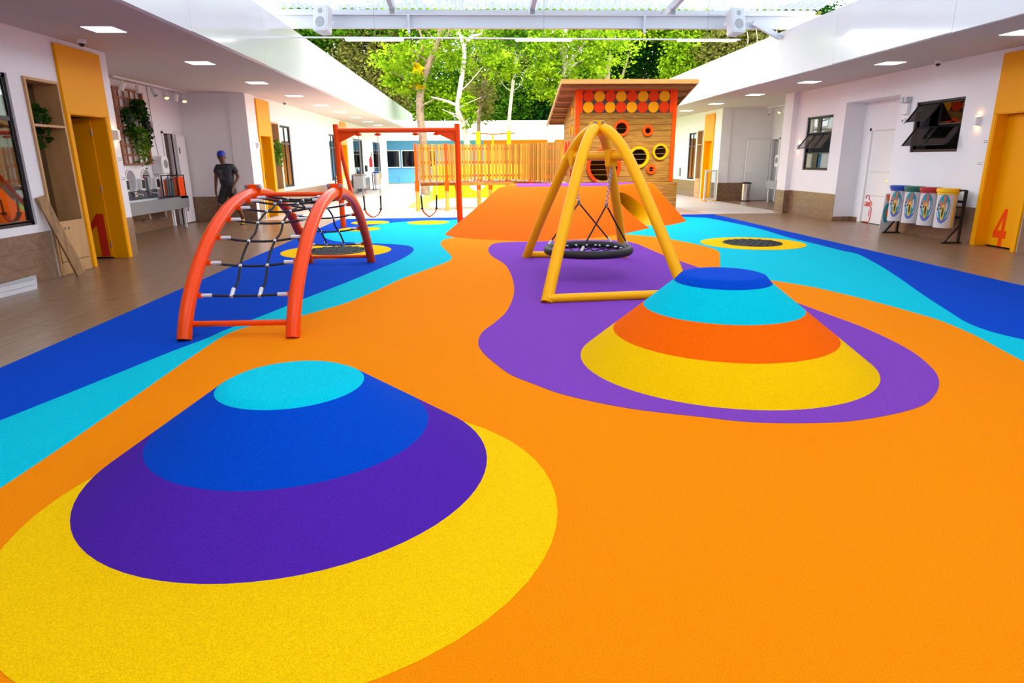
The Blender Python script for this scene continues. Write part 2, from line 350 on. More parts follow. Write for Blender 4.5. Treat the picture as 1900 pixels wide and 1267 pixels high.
# right building
wr1 = wallx('wall_right', WR, 1, 6, 17.75, [(9.95, 10.76, 0, 2.16), (11.59, 12.9, 1.57, 2.5), (13.44, 15.42, 0, 2.7), (15.93, 17.2, 1.17, 2.48)])
wains(wr1, WR, -1, 7, 17.75, [(9.85, 10.86), (13.44, 15.42)])
struct(MB().box(8.45, 8.6, 17.75, 18.25, 0, CH).box(8.6, 10.5, 18.05, 18.25, 0, CH), 'wall_right_pier', 'white_wall')
pt = struct(MB().box(8.44, 8.452, 17.74, 18.26, 0, .62).box(8.44, 8.6, 17.735, 17.75, 0, .62), 'trim_1', 'tile_wood')
wr2 = wallx('wall_right_recess', 10.45, 1, 18.0, 23.5, [(22.68, 23.24, 0, 2.1)]); wains(wr2, 10.45, -1, 18.25, 23.3, [(22.6, 23.3)])
wr3 = struct(MB().box(8.6, 10.45, 23.34, 23.5, 0, CH).box(8.6, 8.95, 23.3, 23.34, 0, CH), 'wall_right_return', 'white_wall'); wains(wr3, 23.3, -1, 8.6, 9.55, along='x')
wr4 = wallx('wall_right_far', WR, 1, 23.5, 40, [(24.05, 24.85, 0, 2.1), (25.12, 25.72, 0, 2.5), (25.95, 26.85, .67, 2.45)]); wains(wr4, WR, -1, 23.5, 30, [(23.9, 25.8)])
struct(MB().box(12.6, 12.7, 6, 40, 0, CH).box(8.76, 12.6, 6, 6.1, 0, CH).box(8.76, 12.6, 39.9, 40, 0, CH).box(9.5, 12.6, 15.6, 15.7, 0, CH).box(9.5, 12.6, 13.3, 13.4, 0, CH), 'wall_right_rooms', 'interior')
rcs = struct(MB().box(8.76, 9.2, 13.30, 13.44, 0, 2.85).box(8.76, 9.2, 15.42, 15.56, 0, 2.85).box(8.76, 9.2, 13.30, 15.56, 2.7, 2.85).box(9.08, 9.2, 13.44, 13.72, 0, 2.7).box(9.08, 9.2, 15.12, 15.42, 0, 2.7).box(9.08, 9.2, 13.72, 15.12, 2.12, 2.7), 'wall_right_door_recess', 'white_wall')
struct(MB().box(8.6, 9.08, 15.41, 15.425, 0, .1).box(9.07, 9.085, 15.2, 15.42, 0, .1).box(9.07, 9.085, 13.44, 13.66, 0, .1), 'baseboard_right', 'tile_wood')
# ceilings + fascias
struct(MB().box(-10.4, 12.7, -5.2, -5, 0, 6.6).box(-10.4, -10.3, -5, 3, 0, 4).box(12.6, 12.7, -5, 6, 0, 4), 'wall_sky_blocker', 'white_wall')  # unseen walls added behind the camera to keep sky light off the foreground
struct(MB().box(-10.4, -3.62, -5, 43.6, CH, CH + .12), 'ceiling_left', 'ceiling_white_dimmed')
struct(MB().box(6.49, 12.7, -5, 40, CH, CH + .12), 'ceiling_right', 'ceiling_white_dimmed')
for side, X, d, ye in (('left', -3.6, -1, 39.2), ('right', 6.47, 1, 40)):
    f = struct(MB().box(min(X + d * .01, X + d * .12), max(X + d * .01, X + d * .12), -3, ye, CH - .03, 4.0), 'fascia_' + side, 'white_metal')
    y = -3.0
    while y < ye - .1:
        e = min(y + 3.05, ye); MB().box(min(X, X + d * .012), max(X, X + d * .012), y + .004, e - .004, CH - .045 + .008 * (int(y) % 2), 4.03).build('fascia_panel', 'fascia', f); y = e
struct(MB().box(-3.74, -3.6, 39.2, 39.26, CH - .045, 4.03).box(-10.4, -3.6, 39.2, 39.26, CH, 4.03), 'fascia_left_end', 'fascia')
# ------------------------------------------------------------------ canopy roof over the court
mb = MB(); n = 460; zc = lambda y: 4.62 + (15.3 - y) * .09
for y in (15.3, -5.0):
    for i in range(n + 1): mb.v.append((-4.7 + 12.3 * i / n, y, zc(y) + .022 * math.sin(i * 2 * math.pi / 6)))
mb.f = [(i, i + 1, n + 2 + i, n + 1 + i) for i in range(n)]
struct(mb, 'roof_canopy', 'roof_sheet', smooth=True)
rs = thing('roof_frame', 'white steel frame carrying the translucent corrugated canopy above the court', 'roof frame', (-3.6, 14.6, 4.05))
MB().box(-4.7, 7.5, 14.5, 14.62, 4.1, 4.12).box(-4.7, 7.5, 14.555, 14.565, 4.12, 4.36).box(-4.7, 7.5, 14.5, 14.62, 4.34, 4.36).build('beam', 'roof_steel', rs)
MB().box(-4.7, 7.5, 15.18, 15.26, 4.5, 4.58).build('purlin', 'roof_steel', rs)
for yy in (12.6, 10.2, 7.8, 5.4, 3): MB().box(-3.75, 6.6, yy - .04, yy + .04, zc(yy) - .1, zc(yy) - .03).build('purlin', 'roof_steel', rs)
for xx in (-1.65, 1.22, 4.15):
    MB().bar((xx, 15.2, 4.47), (xx, 2, zc(2) - .15), .09, .14).build('rafter', 'roof_steel', rs)
    MB().box(xx - .05, xx + .05, 14.53, 14.59, 4.34, 4.5).build('rafter_bracket', 'grey_plastic', rs)
for xx in (-1.32, 3.55): MB().box(xx - .025, xx + .025, 14.47, 14.5, 4.02, 4.34).ball((xx, 14.46, 4.02), .035, 8, 5).build('bracket', 'roof_steel', rs)
MB().bar((5.82, 14.45, 4.2), (6.44, 14.45, 3.92), .09, .09).build('brace', 'roof_steel', rs)
lr = thing('light_rail', 'thin white rail with three tube lamps hung on wires below the canopy beam', 'light rail', (1.4, 14.0, 3.79))
MB().tube([(-3.58, 14, 3.84), (5.42, 14, 3.80)], .016, 8).build('rail', 'white_metal', lr)
for a, b in ((-2.54, -1.38), (.82, 1.98), (4.1, 5.35)):
    l_ = MB().box(a, b, 13.97, 14.03, 3.79, 3.815).build('lamp_body', 'white_metal', lr); MB().box(a + .02, b - .02, 13.975, 14.025, 3.772, 3.79).build('tube', 'lamp_tube', l_)
for xx in (-1.95, 1.4, 4.72): MB().tube([(xx, 14, 3.83), (xx, 14, 4.75)], .004, 5).build('wire', 'grey_plastic', lr)
def speaker(x, y, z, rz, label):
    t = thing('speaker', label, 'speaker', (x, y, z)); t.rotation_euler = (math.radians(-12), 0, rz)
    o = MB().prism([(x - .17, y - .13), (x + .17, y - .13), (x + .11, y + .14), (x - .11, y + .14)], z, z + .5).build('cabinet', 'speaker_shell', t, bevel=.03)
    f = lambda u, v, w: (x + u, y - .13 - w, z + v)
    MB().prism([(-.14, .03), (.14, .03), (.14, .47), (-.14, .47)], 0, .008, f).build('grille', 'speaker_grille', t)
    MB().disc((0, .17), .1, .008, .014, f).build('woofer', 'grey_plastic', t); MB().disc((0, .38), .05, .008, .014, f, 20).build('tweeter', 'grey_plastic', t)
    MB().box(x - .03, x + .03, y + .13, y + .3, z + .28, z + .34).build('bracket', 'white_metal', t)
    return t
speaker(-2.98, 14.15, 3.94, -.35, 'white loudspeaker on the canopy beam above the net climber side')
speaker(5.36, 14.15, 3.92, .3, 'white loudspeaker on the canopy beam near the diagonal brace')
# ------------------------------------------------------------------ mounds
def mound(label, c0, r0, c1, r1, h, bands, cap, loc, cut=.05):
    t = thing('play_mound', label, 'mound', (*loc, .01))
    n = 72; z0 = .006
    def ringpts(u):
        z = z0 + (h - z0) * (1 - u); r = r1 + (r0 - r1) * u; cx = c1[0] + (c0[0] - c1[0]) * u; cy = c1[1] + (c0[1] - c1[1]) * u
        return [(cx + r * math.cos(2 * math.pi * k / n), cy + r * math.sin(2 * math.pi * k / n), z) for k in range(n)]
    for nm, m, u0, u1 in bands:
        mb = MB(); us = np.linspace(u0, u1, 5)
        for u in us: mb.v += ringpts(u)
        for i in range(4):
            for k in range(n): mb.f.append((i * n + k, i * n + (k + 1) % n, (i + 1) * n + (k + 1) % n, (i + 1) * n + k))
        mb.build(nm, m, t, smooth=True)
    q = ringpts(0); mb = MB(); rr = [1, .87, .8, .55, .25]; dz = cut
    for i, f in enumerate(rr):
        zz = h + (0, dz * .85, dz * .98, dz, dz)[i]; mb.v += [(c1[0] + (p[0] - c1[0]) * f, c1[1] + (p[1] - c1[1]) * f, zz) for p in q]
    for i in range(len(rr) - 1):
        for k in range(n): mb.f.append((i * n + k, i * n + (k + 1) % n, (i + 1) * n + (k + 1) % n, (i + 1) * n + k))
    mb.f.append(tuple((len(rr) - 1) * n + k for k in range(n)))
    mb.build('cap', cap, t, smooth=True); return t
mound('low rubber mound in purple and royal blue with a turquoise top and yellow ring', (-.95, 3.05), .98, (-.935, 3.05), .35, .445, [('blue_band', 'rub_blue', 0, .505), ('purple_band', 'rub_violet', .505, 1)], 'rub_cyan', (-.95, 3.05), .026)
mound('tall rubber mound banded turquoise, orange and yellow with a small blue top', (1.85, 4.65), 1.085, (1.815, 4.66), .35, .612, [('cyan_band', 'rub_cyan', 0, .315), ('orange_band', 'rub_ramp', .315, .635), ('yellow_band', 'rub_yellow', .635, 1)], 'rub_blue', (1.85, 4.65), .06)
# ------------------------------------------------------------------ in-ground trampolines
def tramp(x, y, label):
    t = thing('trampoline', label, 'trampoline', (x, y, .012))
    MB().lathe([(.51, 0), (.51, .012), (.47, .014), (.47, 0)], 40, (x, y, .012)).build('rim', 'black_rubber', t)
    MB().lathe([(.475, 0), (.475, .004)], 40, (x, y, .012)).build('mat', 'black_rubber', t)
    for i in range(13):
        o = -.42 + i * .07; L = math.sqrt(max(.0, .47 ** 2 - o * o)) - .01
        mb = MB(); pts = [(x + o, y - L + 2 * L * k / 12, .024 + .011 * math.sin(k * 2.2 + i * math.pi)) for k in range(13)]
        for a, b in zip(pts[:-1], pts[1:]): mb.bar(a, b, .058, .007)
        mb.build('strap', 'black_rope', t)
    return t
tramp(-2.43, 11.2, 'round black in-ground trampoline behind the orange net climber'); tramp(4.93, 11.4, 'round black in-ground trampoline on the turquoise floor near the bins')
# ------------------------------------------------------------------ orange ramp with tunnel
HP = .85
B = cr([(.35, 18.1), (-.3, 15.6), (-.68, 13.8), (-.5, 13.02), (.14, 12.5), (.89, 12.18), (1.66, 12.24), (2.74, 12.92), (3.78, 14.18), (4.56, 14.96), (5.1, 15.7)], 8)
T = cr([(1.0, 18.2), (.75, 17), (.58, 16.0), (.66, 15.86), (1.0, 15.8), (1.5, 15.78), (2.2, 15.76), (2.9, 15.74), (3.45, 15.9), (4.1, 16.8), (4.65, 17.42)], 8)
mb = MB(); m_ = len(B); rows = [0, .05, .5, .94, 1.0]; rz = [0, .055, .5, .985, 1.]
for f, q in zip(rows, rz):
    for b, t_ in zip(B, T): mb.v.append((b[0] + (t_[0] - b[0]) * f, b[1] + (t_[1] - b[1]) * f, .006 + (HP - .006) * q))
for j in range(4):
    for i in range(m_ - 1): mb.f.append((j * m_ + i, j * m_ + i + 1, (j + 1) * m_ + i + 1, (j + 1) * m_ + i))
nb = len(mb.v); mb.v += [(5.15, 18.22, .006), (4.7, 18.22, HP), (.35, 18.22, .006), (1.0, 18.22, HP)]
mb.f += [tuple([4 * m_ + i for i in range(m_)] + [nb + 1, nb + 3]), tuple([i for i in range(m_)] + [nb, nb + 2])[::-1],
         tuple([j * m_ + m_ - 1 for j in range(5)] + [nb + 1, nb]), (0 * m_, nb + 2, nb + 3, 4 * m_, 3 * m_, 2 * m_, m_), (nb, nb + 1, nb + 3, nb + 2)]
rampo = mb.build('ramp_body', 'rub_ramp', smooth=False)
rampo.data.materials.append(MT['yellow_paint'])
dv = Vector((-.46, .89, 0)).normalized(); c0 = Vector((3.96, 14.36, .34)) - dv * 1.3; c1 = c0 + dv * 3.4
cut = MB().tube([c0, c1], .385, 40).build('cutter', 'yellow_paint'); cut.data.materials.clear(); cut.data.materials.append(MT['rub_ramp']); cut.data.materials.append(MT['yellow_paint'])
for p in cut.data.polygons: p.material_index = 1
boolean(rampo, cut); bpy.data.objects.remove(cut)
ramp = thing('play_ramp', 'large orange rubber ramp with a yellow tunnel opening below the playhouse', 'ramp', (2, 14.5, .006))
def split(o, idx, name, m, parent, smooth=True):
    me = o.data.copy(); bm = bmesh.new(); bm.from_mesh(me)
    bmesh.ops.delete(bm, geom=[f for f in bm.faces if f.material_index != idx], context='FACES')
    bm.to_mesh(me); bm.free(); me.name = name; me.materials.clear(); me.materials.append(MT[m])
    for p in me.polygons: p.material_index = 0; p.use_smooth = smooth
    me.transform(Matrix.Translation(-Vector(parent.location)))
    if smooth: me.set_sharp_from_angle(angle=math.radians(35))
    q = bpy.data.objects.new(name, me); C.objects.link(q); q.parent = parent; return q
split(rampo, 0, 'slope', 'rub_ramp', ramp); split(rampo, 1, 'tunnel_lining', 'yellow_paint', ramp); bpy.data.objects.remove(rampo)
pl_ = [p for p in T[2:-2]] + [(4.6, 17.6), (4.6, 18.26), (1.08, 18.26)]
MB().prism([(max(p[0], 1.0) * .985 + .03, p[1] + .42) for p in pl_[6:-20]] + [(3.5, 16.7), (4.1, 17.5)] + pl_[-3:], HP - .01, HP + .004).build('purple_top', 'rub_purple', ramp)
# ------------------------------------------------------------------ orange net climber
cb = thing('net_climber', 'orange steel arch climber with a black rope net', 'climber', (-2.1, 7.75, .008))
prof = [(5.53, 0), (5.60, .14), (5.70, .28), (5.88, .46), (6.14, .66), (6.45, .845), (6.88, 1.015), (7.32, 1.105), (7.75, 1.138), (8.2, 1.11), (8.68, 1.005), (9.1, .815), (9.42, .57), (9.68, .32), (9.92, .0)]
pf = cr(prof, 5)
YZ = np.array(pf); sl = np.concatenate([[0], np.cumsum(np.hypot(*np.diff(YZ, axis=0).T))]); SL = sl[-1]
def onarch(u): s = u * SL; return float(np.interp(s, sl, YZ[:, 0])), float(np.interp(s, sl, YZ[:, 1]))
XA, XB = -2.57, -1.64
for X in (XA, XB):
    a_ = MB().tube([(X, y, z + .01) for y, z in pf], .062, 16).build('arch_tube', 'orange_steel', cb, smooth=True)
    MB().prism([(X - .085, 1.245), (X - .085, 1.15), (X - .06, 1.08), (X, 1.05), (X + .06, 1.08), (X + .085, 1.15), (X + .085, 1.245)], -.022, .022, YF(7.75)).build('joint_plate', 'orange_steel', a_, bevel=.004)
    for bx in (-.068, .068): MB().disc((X + bx, 1.22), .021, -.045, .045, YF(7.75), 10).build('bolt', 'steel', a_)
for y, z in ((5.62, .13), (9.86, .1)): MB().tube([(XA, y, z), (XB, y, z)], .026, 10).build('foot_bar', 'orange_steel', cb, smooth=True)
MB().tube([(XA, 7.75, 1.13), (XB, 7.75, 1.13)], .026, 10).build('top_bar', 'orange_steel', cb, smooth=True)
us = [.085, .16, .232, .302, .366, .43, .474, .53, .585, .645, .71, .78, .85, .92]
grid = []
for k, u in enumerate(us):
    y, z = onarch(u); sag = .05 if .12 < u < .9 else .02
    inn = np.array(onarch(min(u + .001, 1))) - np.array(onarch(u - .001)); inn /= np.linalg.norm(inn); nrm = np.array([inn[1], -inn[0]])  # inward
    if nrm[1] > 0: nrm = -nrm
    rope = []
    for i in range(13):
        f = i / 12; d = 4 * f * (1 - f) * sag
        rope.append((XA + .09 + (XB - XA - .18) * f, y + nrm[0] * (.035 + d), z + nrm[1] * (.035 + d) + .01))
    grid.append(rope); r_ = MB().tube(rope, .0115, 7).build('cross_rope', 'black_rope', cb, smooth=True)
    for e, X, s in ((rope[0], XA, 1), (rope[-1], XB, -1)):
        MB().tube([(e[0] - s * .005, e[1], e[2]), (e[0] + s * .085, e[1], e[2])], .017, 8).build('ferrule', 'ferrule', r_, smooth=True)
        MB().box(min(X + s * .04, X + s * .095), max(X + s * .04, X + s * .095), e[1] - .008, e[1] + .008, e[2] - .022, e[2] + .022).build('lug', 'orange_steel', r_)
for ci in (4, 8):
    pts = [g_[ci] for g_ in grid]; wig = []
    for i, p in enumerate(pts):
        wig.append((p[0], p[1], p[2]))
        if i < len(pts) - 1: q = pts[i + 1]; wig.append(((p[0] + q[0]) / 2 + .015 * (-1) ** i, (p[1] + q[1]) / 2, (p[2] + q[2]) / 2 - .01))
    lrp = MB().tube(cr(wig, 3), .0115, 7).build('long_rope', 'black_rope', cb, smooth=True)
    for p in pts[1:-1]: MB().ball(p, .02, 8, 5).build('knot', 'ferrule', lrp, smooth=True)
    for p, q in ((pts[0], pts[1]), (pts[-1], pts[-2])):
        v = (Vector(q) - Vector(p)).normalized(); MB().tube([Vector(p) - v * .01, Vector(p) + v * .09], .018, 8).build('ferrule', 'ferrule', lrp, smooth=True)
# ------------------------------------------------------------------ yellow nest swing
ns = thing('nest_swing', 'yellow four-legged swing frame with a round black nest seat', 'swing', (1.5, 8.4, .01))
ap = (1.52, 8.4); feet = {'fl': (.72, 6.75), 'fr': (2.3, 6.9), 'rl': (.75, 10.1), 'rr': (2.27, 9.95)}
zu = [(0, 0), (.2, .5), (.37, .9), (.52, 1.24), (.66, 1.53), (.76, 1.69), (.85, 1.79), (.93, 1.84)]
def legp(k, u, z): f = feet[k]; return (f[0] + (ap[0] - f[0]) * u, f[1] + (ap[1] - f[1]) * u, z + .012)
for k in feet:
    l_ = MB().tube(cr([legp(k, u, z) for u, z in zu], 5), .066, 16).build('leg', 'yellow_steel', ns, smooth=True)
    p = legp(k, .95, 1.84); q = legp(k, .97, 1.94); fl_ = MB()
    dvx = Vector((ap[0] - feet[k][0], ap[1] - feet[k][1], 0)).normalized()
    fn = lambda u, v, w, p=p, d=dvx: (p[0] + d.y * u + d.x * w, p[1] - d.x * u + d.y * w, p[2] + v)
    fl_.prism([(-.09, -.07), (.09, -.07), (.085, .03), (.03, .1), (-.03, .1), (-.085, .03)], -.012, .012, fn).build('flange', 'yellow_steel', l_, bevel=.004)
    MB().disc((0, .07), .022, -.03, .03, fn, 10).build('bolt', 'steel', l_)
for a, b in (('fl', 'fr'), ('rl', 'rr')): A, Bq = feet[a], feet[b]; MB().tube([(A[0], A[1], .055), (Bq[0], Bq[1], .055)], .048, 14).build('foot_bar', 'yellow_steel', ns, smooth=True)
ca, cz = Vector(legp('rl', .655, 1.52)), Vector(legp('fr', .655, 1.52))
MB().tube([ca, cz], .06, 14).build('cross_bar', 'yellow_steel', ns, smooth=True)
nc = Vector((1.44, 8.4, .35)); RN = .535
nest = MB().tube([(nc.x + RN * math.cos(a), nc.y + RN * math.sin(a), nc.z) for a in np.linspace(0, 2 * math.pi, 48, endpoint=False)], .052, 12, True).build('nest_ring', 'black_rubber', ns, smooth=True)
def chord(ang, off):
    d = Vector((math.cos(ang), math.sin(ang), 0)); n2 = Vector((-d.y, d.x, 0)); L = math.sqrt(max(.01, RN ** 2 - off * off)) - .03
    return [nc + n2 * off + d * (L * s) - Vector((0, 0, .07 * (1 - s * s))) for s in np.linspace(-1, 1, 9)]
for ang in (math.radians(20), math.radians(110)):
    for off in (-.36, -.21, -.07, .07, .21, .36):
        p_ = chord(ang, off); nr = MB().tube(p_, .009, 6).build('net_rope', 'black_rope', nest, smooth=True)
        for a, b in ((p_[0], p_[1]), (p_[-1], p_[-2])): MB().tube([a, a + (b - a).normalized() * .06 + Vector((0, 0, .02))], .011, 6).build('rope_clip', 'white_plastic', nest)
def chain(a, b, mat_, par, n, r=.006, L=None):
    a = Vector(a); b = Vector(b); d = (b - a); st = d / n; dn = d.normalized(); s1 = dn.orthogonal().normalized(); s2 = dn.cross(s1); mb = MB()
    for i in range(n):
        c = a + st * (i + .5); w = s1 if i % 2 else s2; hl = st.length * .62
        mb.tube([c + dn * (hl * math.sin(t)) + w * (r * 2.2 * math.cos(t)) for t in np.linspace(0, 2 * math.pi, 8, endpoint=False)], r * .62, 5, True)
    return mb.build('chain', mat_, par)
for f, sgn in ((.1, -1), (.76, 1)):
    hp = ca.lerp(cz, f); dd = (cz - ca).normalized()
    fnh = lambda u, v, w, hp=hp, dd=dd: tuple(hp + dd * u + Vector((0, 0, v)) + Vector((dd.y, -dd.x, 0)) * w)
    MB().prism([(-.07, .07), (.07, .07), (.03, -.13), (-.03, -.13)], -.066, .066, fnh).build('hanger', 'yellow_steel', ns, bevel=.005)
    j = Vector((nc.x + (hp.x - nc.x) * .75 + .02, nc.y + (hp.y - nc.y) * .75, .93)); top = hp - Vector((0, 0, .13))
    ch = chain(top, j, 'steel', ns, 16, .009)
    MB().tube([j - Vector((0, 0, .03)), j + Vector((0, 0, .03))], .022, 8).build('shackle', 'chrome', ch)
    base = math.atan2(hp.y - nc.y, hp.x - nc.x)
    for da in (-1.05, .95):
        e = nc + Vector((math.cos(base + da), math.sin(base + da), 0)) * RN + Vector((0, 0, .05))
        rp_ = MB().tube([j, e], .011, 7).build('hanging_rope', 'black_rope', ns); MB().tube([e, e + (j - e).normalized() * .07], .018, 7).build('ferrule', 'ferrule', rp_)
# ------------------------------------------------------------------ orange swing set
sw = thing('swing_set', 'orange steel swing frame with two strap seats beside the deck', 'swing', (-1.78, 15.9, .01))
YS = 15.3
MB().tube([(-3.12, YS, 2.15), (-.42, YS, 2.15)], .055, 14).build('top_beam', 'orange_steel', sw, smooth=True)
for X, s in ((-3.12, 1), (-.42, -1)):
    MB().tube([(X, YS, .01), (X, YS, 2.28)], .062, 14).build('post', 'orange_steel', sw, smooth=True)
    MB().tube([(X, YS + .05, 2.1), (X - .02, 17.3, .01)], .05, 12).build('rear_leg', 'orange_steel', sw, smooth=True)
    MB().prism([(0, 2.1), (0, 1.86), (.52, 2.1)], -.012, .012, lambda u, v, w, X=X, s=s: (X + s * u, YS + w, v)).build('gusset', 'orange_steel', sw)
for (a, b, c, d) in ((-2.63, -2.2, -2.6, -2.23), (-1.36, -.89, -1.28, -.95)):
    seat = MB(); sp = cr([(c, YS, .42), (c + .03, YS, .34), (c + .1, YS, .27), ((c + d) / 2, YS, .235), (d - .1, YS, .27), (d - .03, YS, .34), (d, YS, .42)], 4)
    for p, q in zip(sp[:-1], sp[1:]): seat.bar(p, q, .14, .022, up=(0, 0, 1))
    so = seat.build('strap_seat', 'red_paint', sw)
    for tx, bx in ((a, c), (b, d)):
        MB().lathe([(.02, -.06), (.07, -.05), (.07, -.02), (.03, 0)], 12, (tx, YS, 2.09)).build('hanger', 'red_paint', sw)
        m2 = (bx + (tx - bx) * .22, YS, .72); chain((tx, YS, 2.03), m2, 'steel', sw, 34, .007)
        MB().tube([m2, (bx, YS, .44)], .02, 8).build('grip', 'black_rubber', sw); MB().bar((bx, YS - .075, .42), (bx, YS + .075, .42), .05, .035).build('seat_end', 'black_metal', so)
# ------------------------------------------------------------------ playhouse
X0, X1, YH = 2.7, 5.47, 18.3
hs = thing('playhouse', 'wooden playhouse with round porthole windows and coloured discs under the roof', 'playhouse', (4.1, 19.6, 0))
fh = YF(YH)
holes = []   # (x, z, r_in, r_out, mat)
for (pxx, pyy, r1_, r2_, m) in ((1153, 238, .155, .21, 'orange_paint'), (1202, 242, .085, .145, 'orange_paint'), (1185, 291.5, .225, .29, 'amber_paint'), (1225, 281.5, .165, .215, 'amber_paint'), (1208, 314, .07, .125, 'orange_paint')):
    p = ay(pxx, pyy, YH); holes.append((p[0], p[2], r1_, r2_, m))
pd = ay(1127, 308, YH); dr = (pd[0] - .1, 1.29, .39, .475)
cm = MB()
for x, z, r1_, r2_, m in holes: cm.disc((x, z), r1_, -.3, .3, fh, 32)
cm.disc((dr[0], dr[1]), dr[2], -.3, .3, fh, 40)
cuto = cm.build('cutter', 'pine')
ZS = [.86 + i * .1525 for i in range(13)]
def plank_front(z0, z1, cutme):
    o = MB().box(X0 + .1, X1 - .1, YH, YH + .045, z0 + .003, z1 - .003).build('wall_plank', 'pine', hs, bevel=0)
    if cutme:
        o.parent = None; o.location = hs.location; boolean(o, cuto); o.parent = hs; o.location = (0, 0, 0)
    outs = [o]; bm = bmesh.new(); bm.from_mesh(o.data); seen = set(); isl = []
    for v in bm.verts:
        if v in seen: continue
        st, grp = [v], set()
        while st:
            q = st.pop()
            if q in grp: continue
            grp.add(q); st += [e.other_vert(q) for e in q.link_edges]
        seen |= grp; isl.append({q.index for q in grp})
    bm.free()
    if len(isl) > 1:
        src = o.data
        for k, grp in enumerate(isl):
            me = src.copy(); b2 = bmesh.new(); b2.from_mesh(me); bmesh.ops.delete(b2, geom=[v for v in b2.verts if v.index not in grp], context='VERTS'); b2.to_mesh(me); b2.free()
            if k == 0: o.data = me
            else: w = bpy.data.objects.new('wall_plank', me); C.objects.link(w); w.parent = hs; outs.append(w)
    for w in outs: b = w.modifiers.new('bevel', 'BEVEL'); b.width = .008; b.segments = 2; b.limit_method = 'ANGLE'
    return o
for i in range(12): plank_front(ZS[i], ZS[i + 1], any(abs((ZS[i] + .08) - h[1]) < h[2] + .1 for h in holes) or ZS[i] < 1.85)
bpy.data.objects.remove(cuto)
for i in range(6): MB().box(X0 - .05, X1 + .12, YH - .06, YH - .015, .02 + i * .139, .02 + (i + 1) * .139 - .006).build('base_plank', 'pine', hs, bevel=.008)
MB().box(X0, X1, YH - .01, YH + 2.35, .80, .86).build('house_floor', 'pine', hs)
for x, z, r1_, r2_, m in holes: MB().ring((x, z), r1_ - .005, r2_, -.035, .05, fh, 36).build('porthole_ring', m, hs, smooth=True)
mb = MB(); nA = 44
vs = []
for k in range(nA + 1):
    a = math.radians(-62) + math.radians(304) * k / nA
    vs.append((math.cos(a), math.sin(a)))
mb.prism([(dr[0] + dr[3] * c, dr[1] + dr[3] * s) for c, s in vs] + [(dr[0] + dr[2] * c, dr[1] + dr[2] * s) for c, s in vs[::-1]], -.04, .05, fh)
mb.build('door_ring', 'red_paint', hs)
for X in (X0, X1 - .11): MB().box(X, X + .11, YH - .03, YH + .08, .86, 3.34).build('corner_post', 'orange_paint', hs, bevel=.006)
MB().box(X0, X1, YH - .02, YH + .06, 3.24, 3.33).build('top_rail', 'orange_paint', hs)
for X in (X0 + .11, X1 - .19): MB().box(X, X + .08, YH - .005, YH + .05, 2.69, 3.24).build('panel_stile', 'orange_paint', hs)
MB().box(X0 + .19, X1 - .19, YH + .03, YH + .045, 2.69, 3.24).build('disc_backing', 'brown_dark', hs)
dx = (X1 - X0 - .40) / 8
for r in range(2):
    for i in range(8):
        MB().disc((X0 + .2 + dx * (i + .5), 3.105 - r * .272), dx * .485, -.012, .03, fh, 28).build('disc', ('red_paint', 'amber_paint')[(i + r) % 2], hs)
# side and back walls
for X, nm in ((X0, 'l'), (X1 - .05, 'r')):
    for i in range(15):
        z0 = .86 + i * .1525; yb = YH + 2.35
        if z0 > 2.55: yb = min(yb, YH + .1 + (3.34 - z0) / .25)
        MB().box(X, X + .05, YH + .08, yb, z0 + .003, z0 + .15).build('side_plank', 'pine', hs, bevel=.008)
for i in range(11): MB().box(X0, X1, YH + 2.3, YH + 2.35, .86 + i * .1525, .86 + (i + 1) * .1525 - .005).build('back_plank', 'pine', hs)
# playful cut-outs on the side wall
fs = XL(X0)
for y, z in ((18.75, 1.72), (19.45, 1.72), (20.05, 1.72)): MB().ring((y, z), .12, .17, -.03, .0, fs, 24, 1.6).box(X0 - .03, X0, y - .015, y + .015, z - .2, z + .2).build('flower_ring', 'red_paint', hs)
for y, z in ((18.62, 2.25), (19.2, 2.3), (18.75, 2.75)): MB().ring((y, z), .0, .06, -.03, .0, fs, 12, 2.2).build('petal', 'amber_paint', hs)
for y, z in ((18.9, 2.8), (19.0, 1.1), (19.9, 1.15)): MB().box(X0 - .025, X0, y - .05, y + .05, z - .12, z + .12).build('slot_trim', 'red_paint', hs)
# shed roof boards
ry = lambda y: 3.43 - (y - 17.7) * .25
for i in range(15):
    y = 17.7 + i * .235; MB().bar(((2.27), y + .11, ry(y + .11) + (.012 if i % 2 else 0)), (5.78, y + .11, ry(y + .11) + (.012 if i % 2 else 0)), .225, .028, up=(0, .24, .97)).build('roof_board', 'pine_roof', hs)
MB().box(2.22, 5.83, 17.655, 17.695, 3.36, 3.47).build('roof_fascia', 'pine_roof', hs)
MB().bar((2.245, 17.68, ry(17.68) - .02), (2.245, 21.25, ry(21.25) - .02), .04, .1).build('barge_board', 'pine_roof', hs); MB().bar((5.805, 17.68, ry(17.68) - .02), (5.805, 21.25, ry(21.25) - .02), .04, .1).build('barge_board', 'pine_roof', hs)
for y in np.arange(17.95, 21.2, .5): MB().bar((2.28, y, ry(y) - .06), (5.78, y, ry(y) - .06), .05, .08).build('purlin', 'pine_roof', hs)
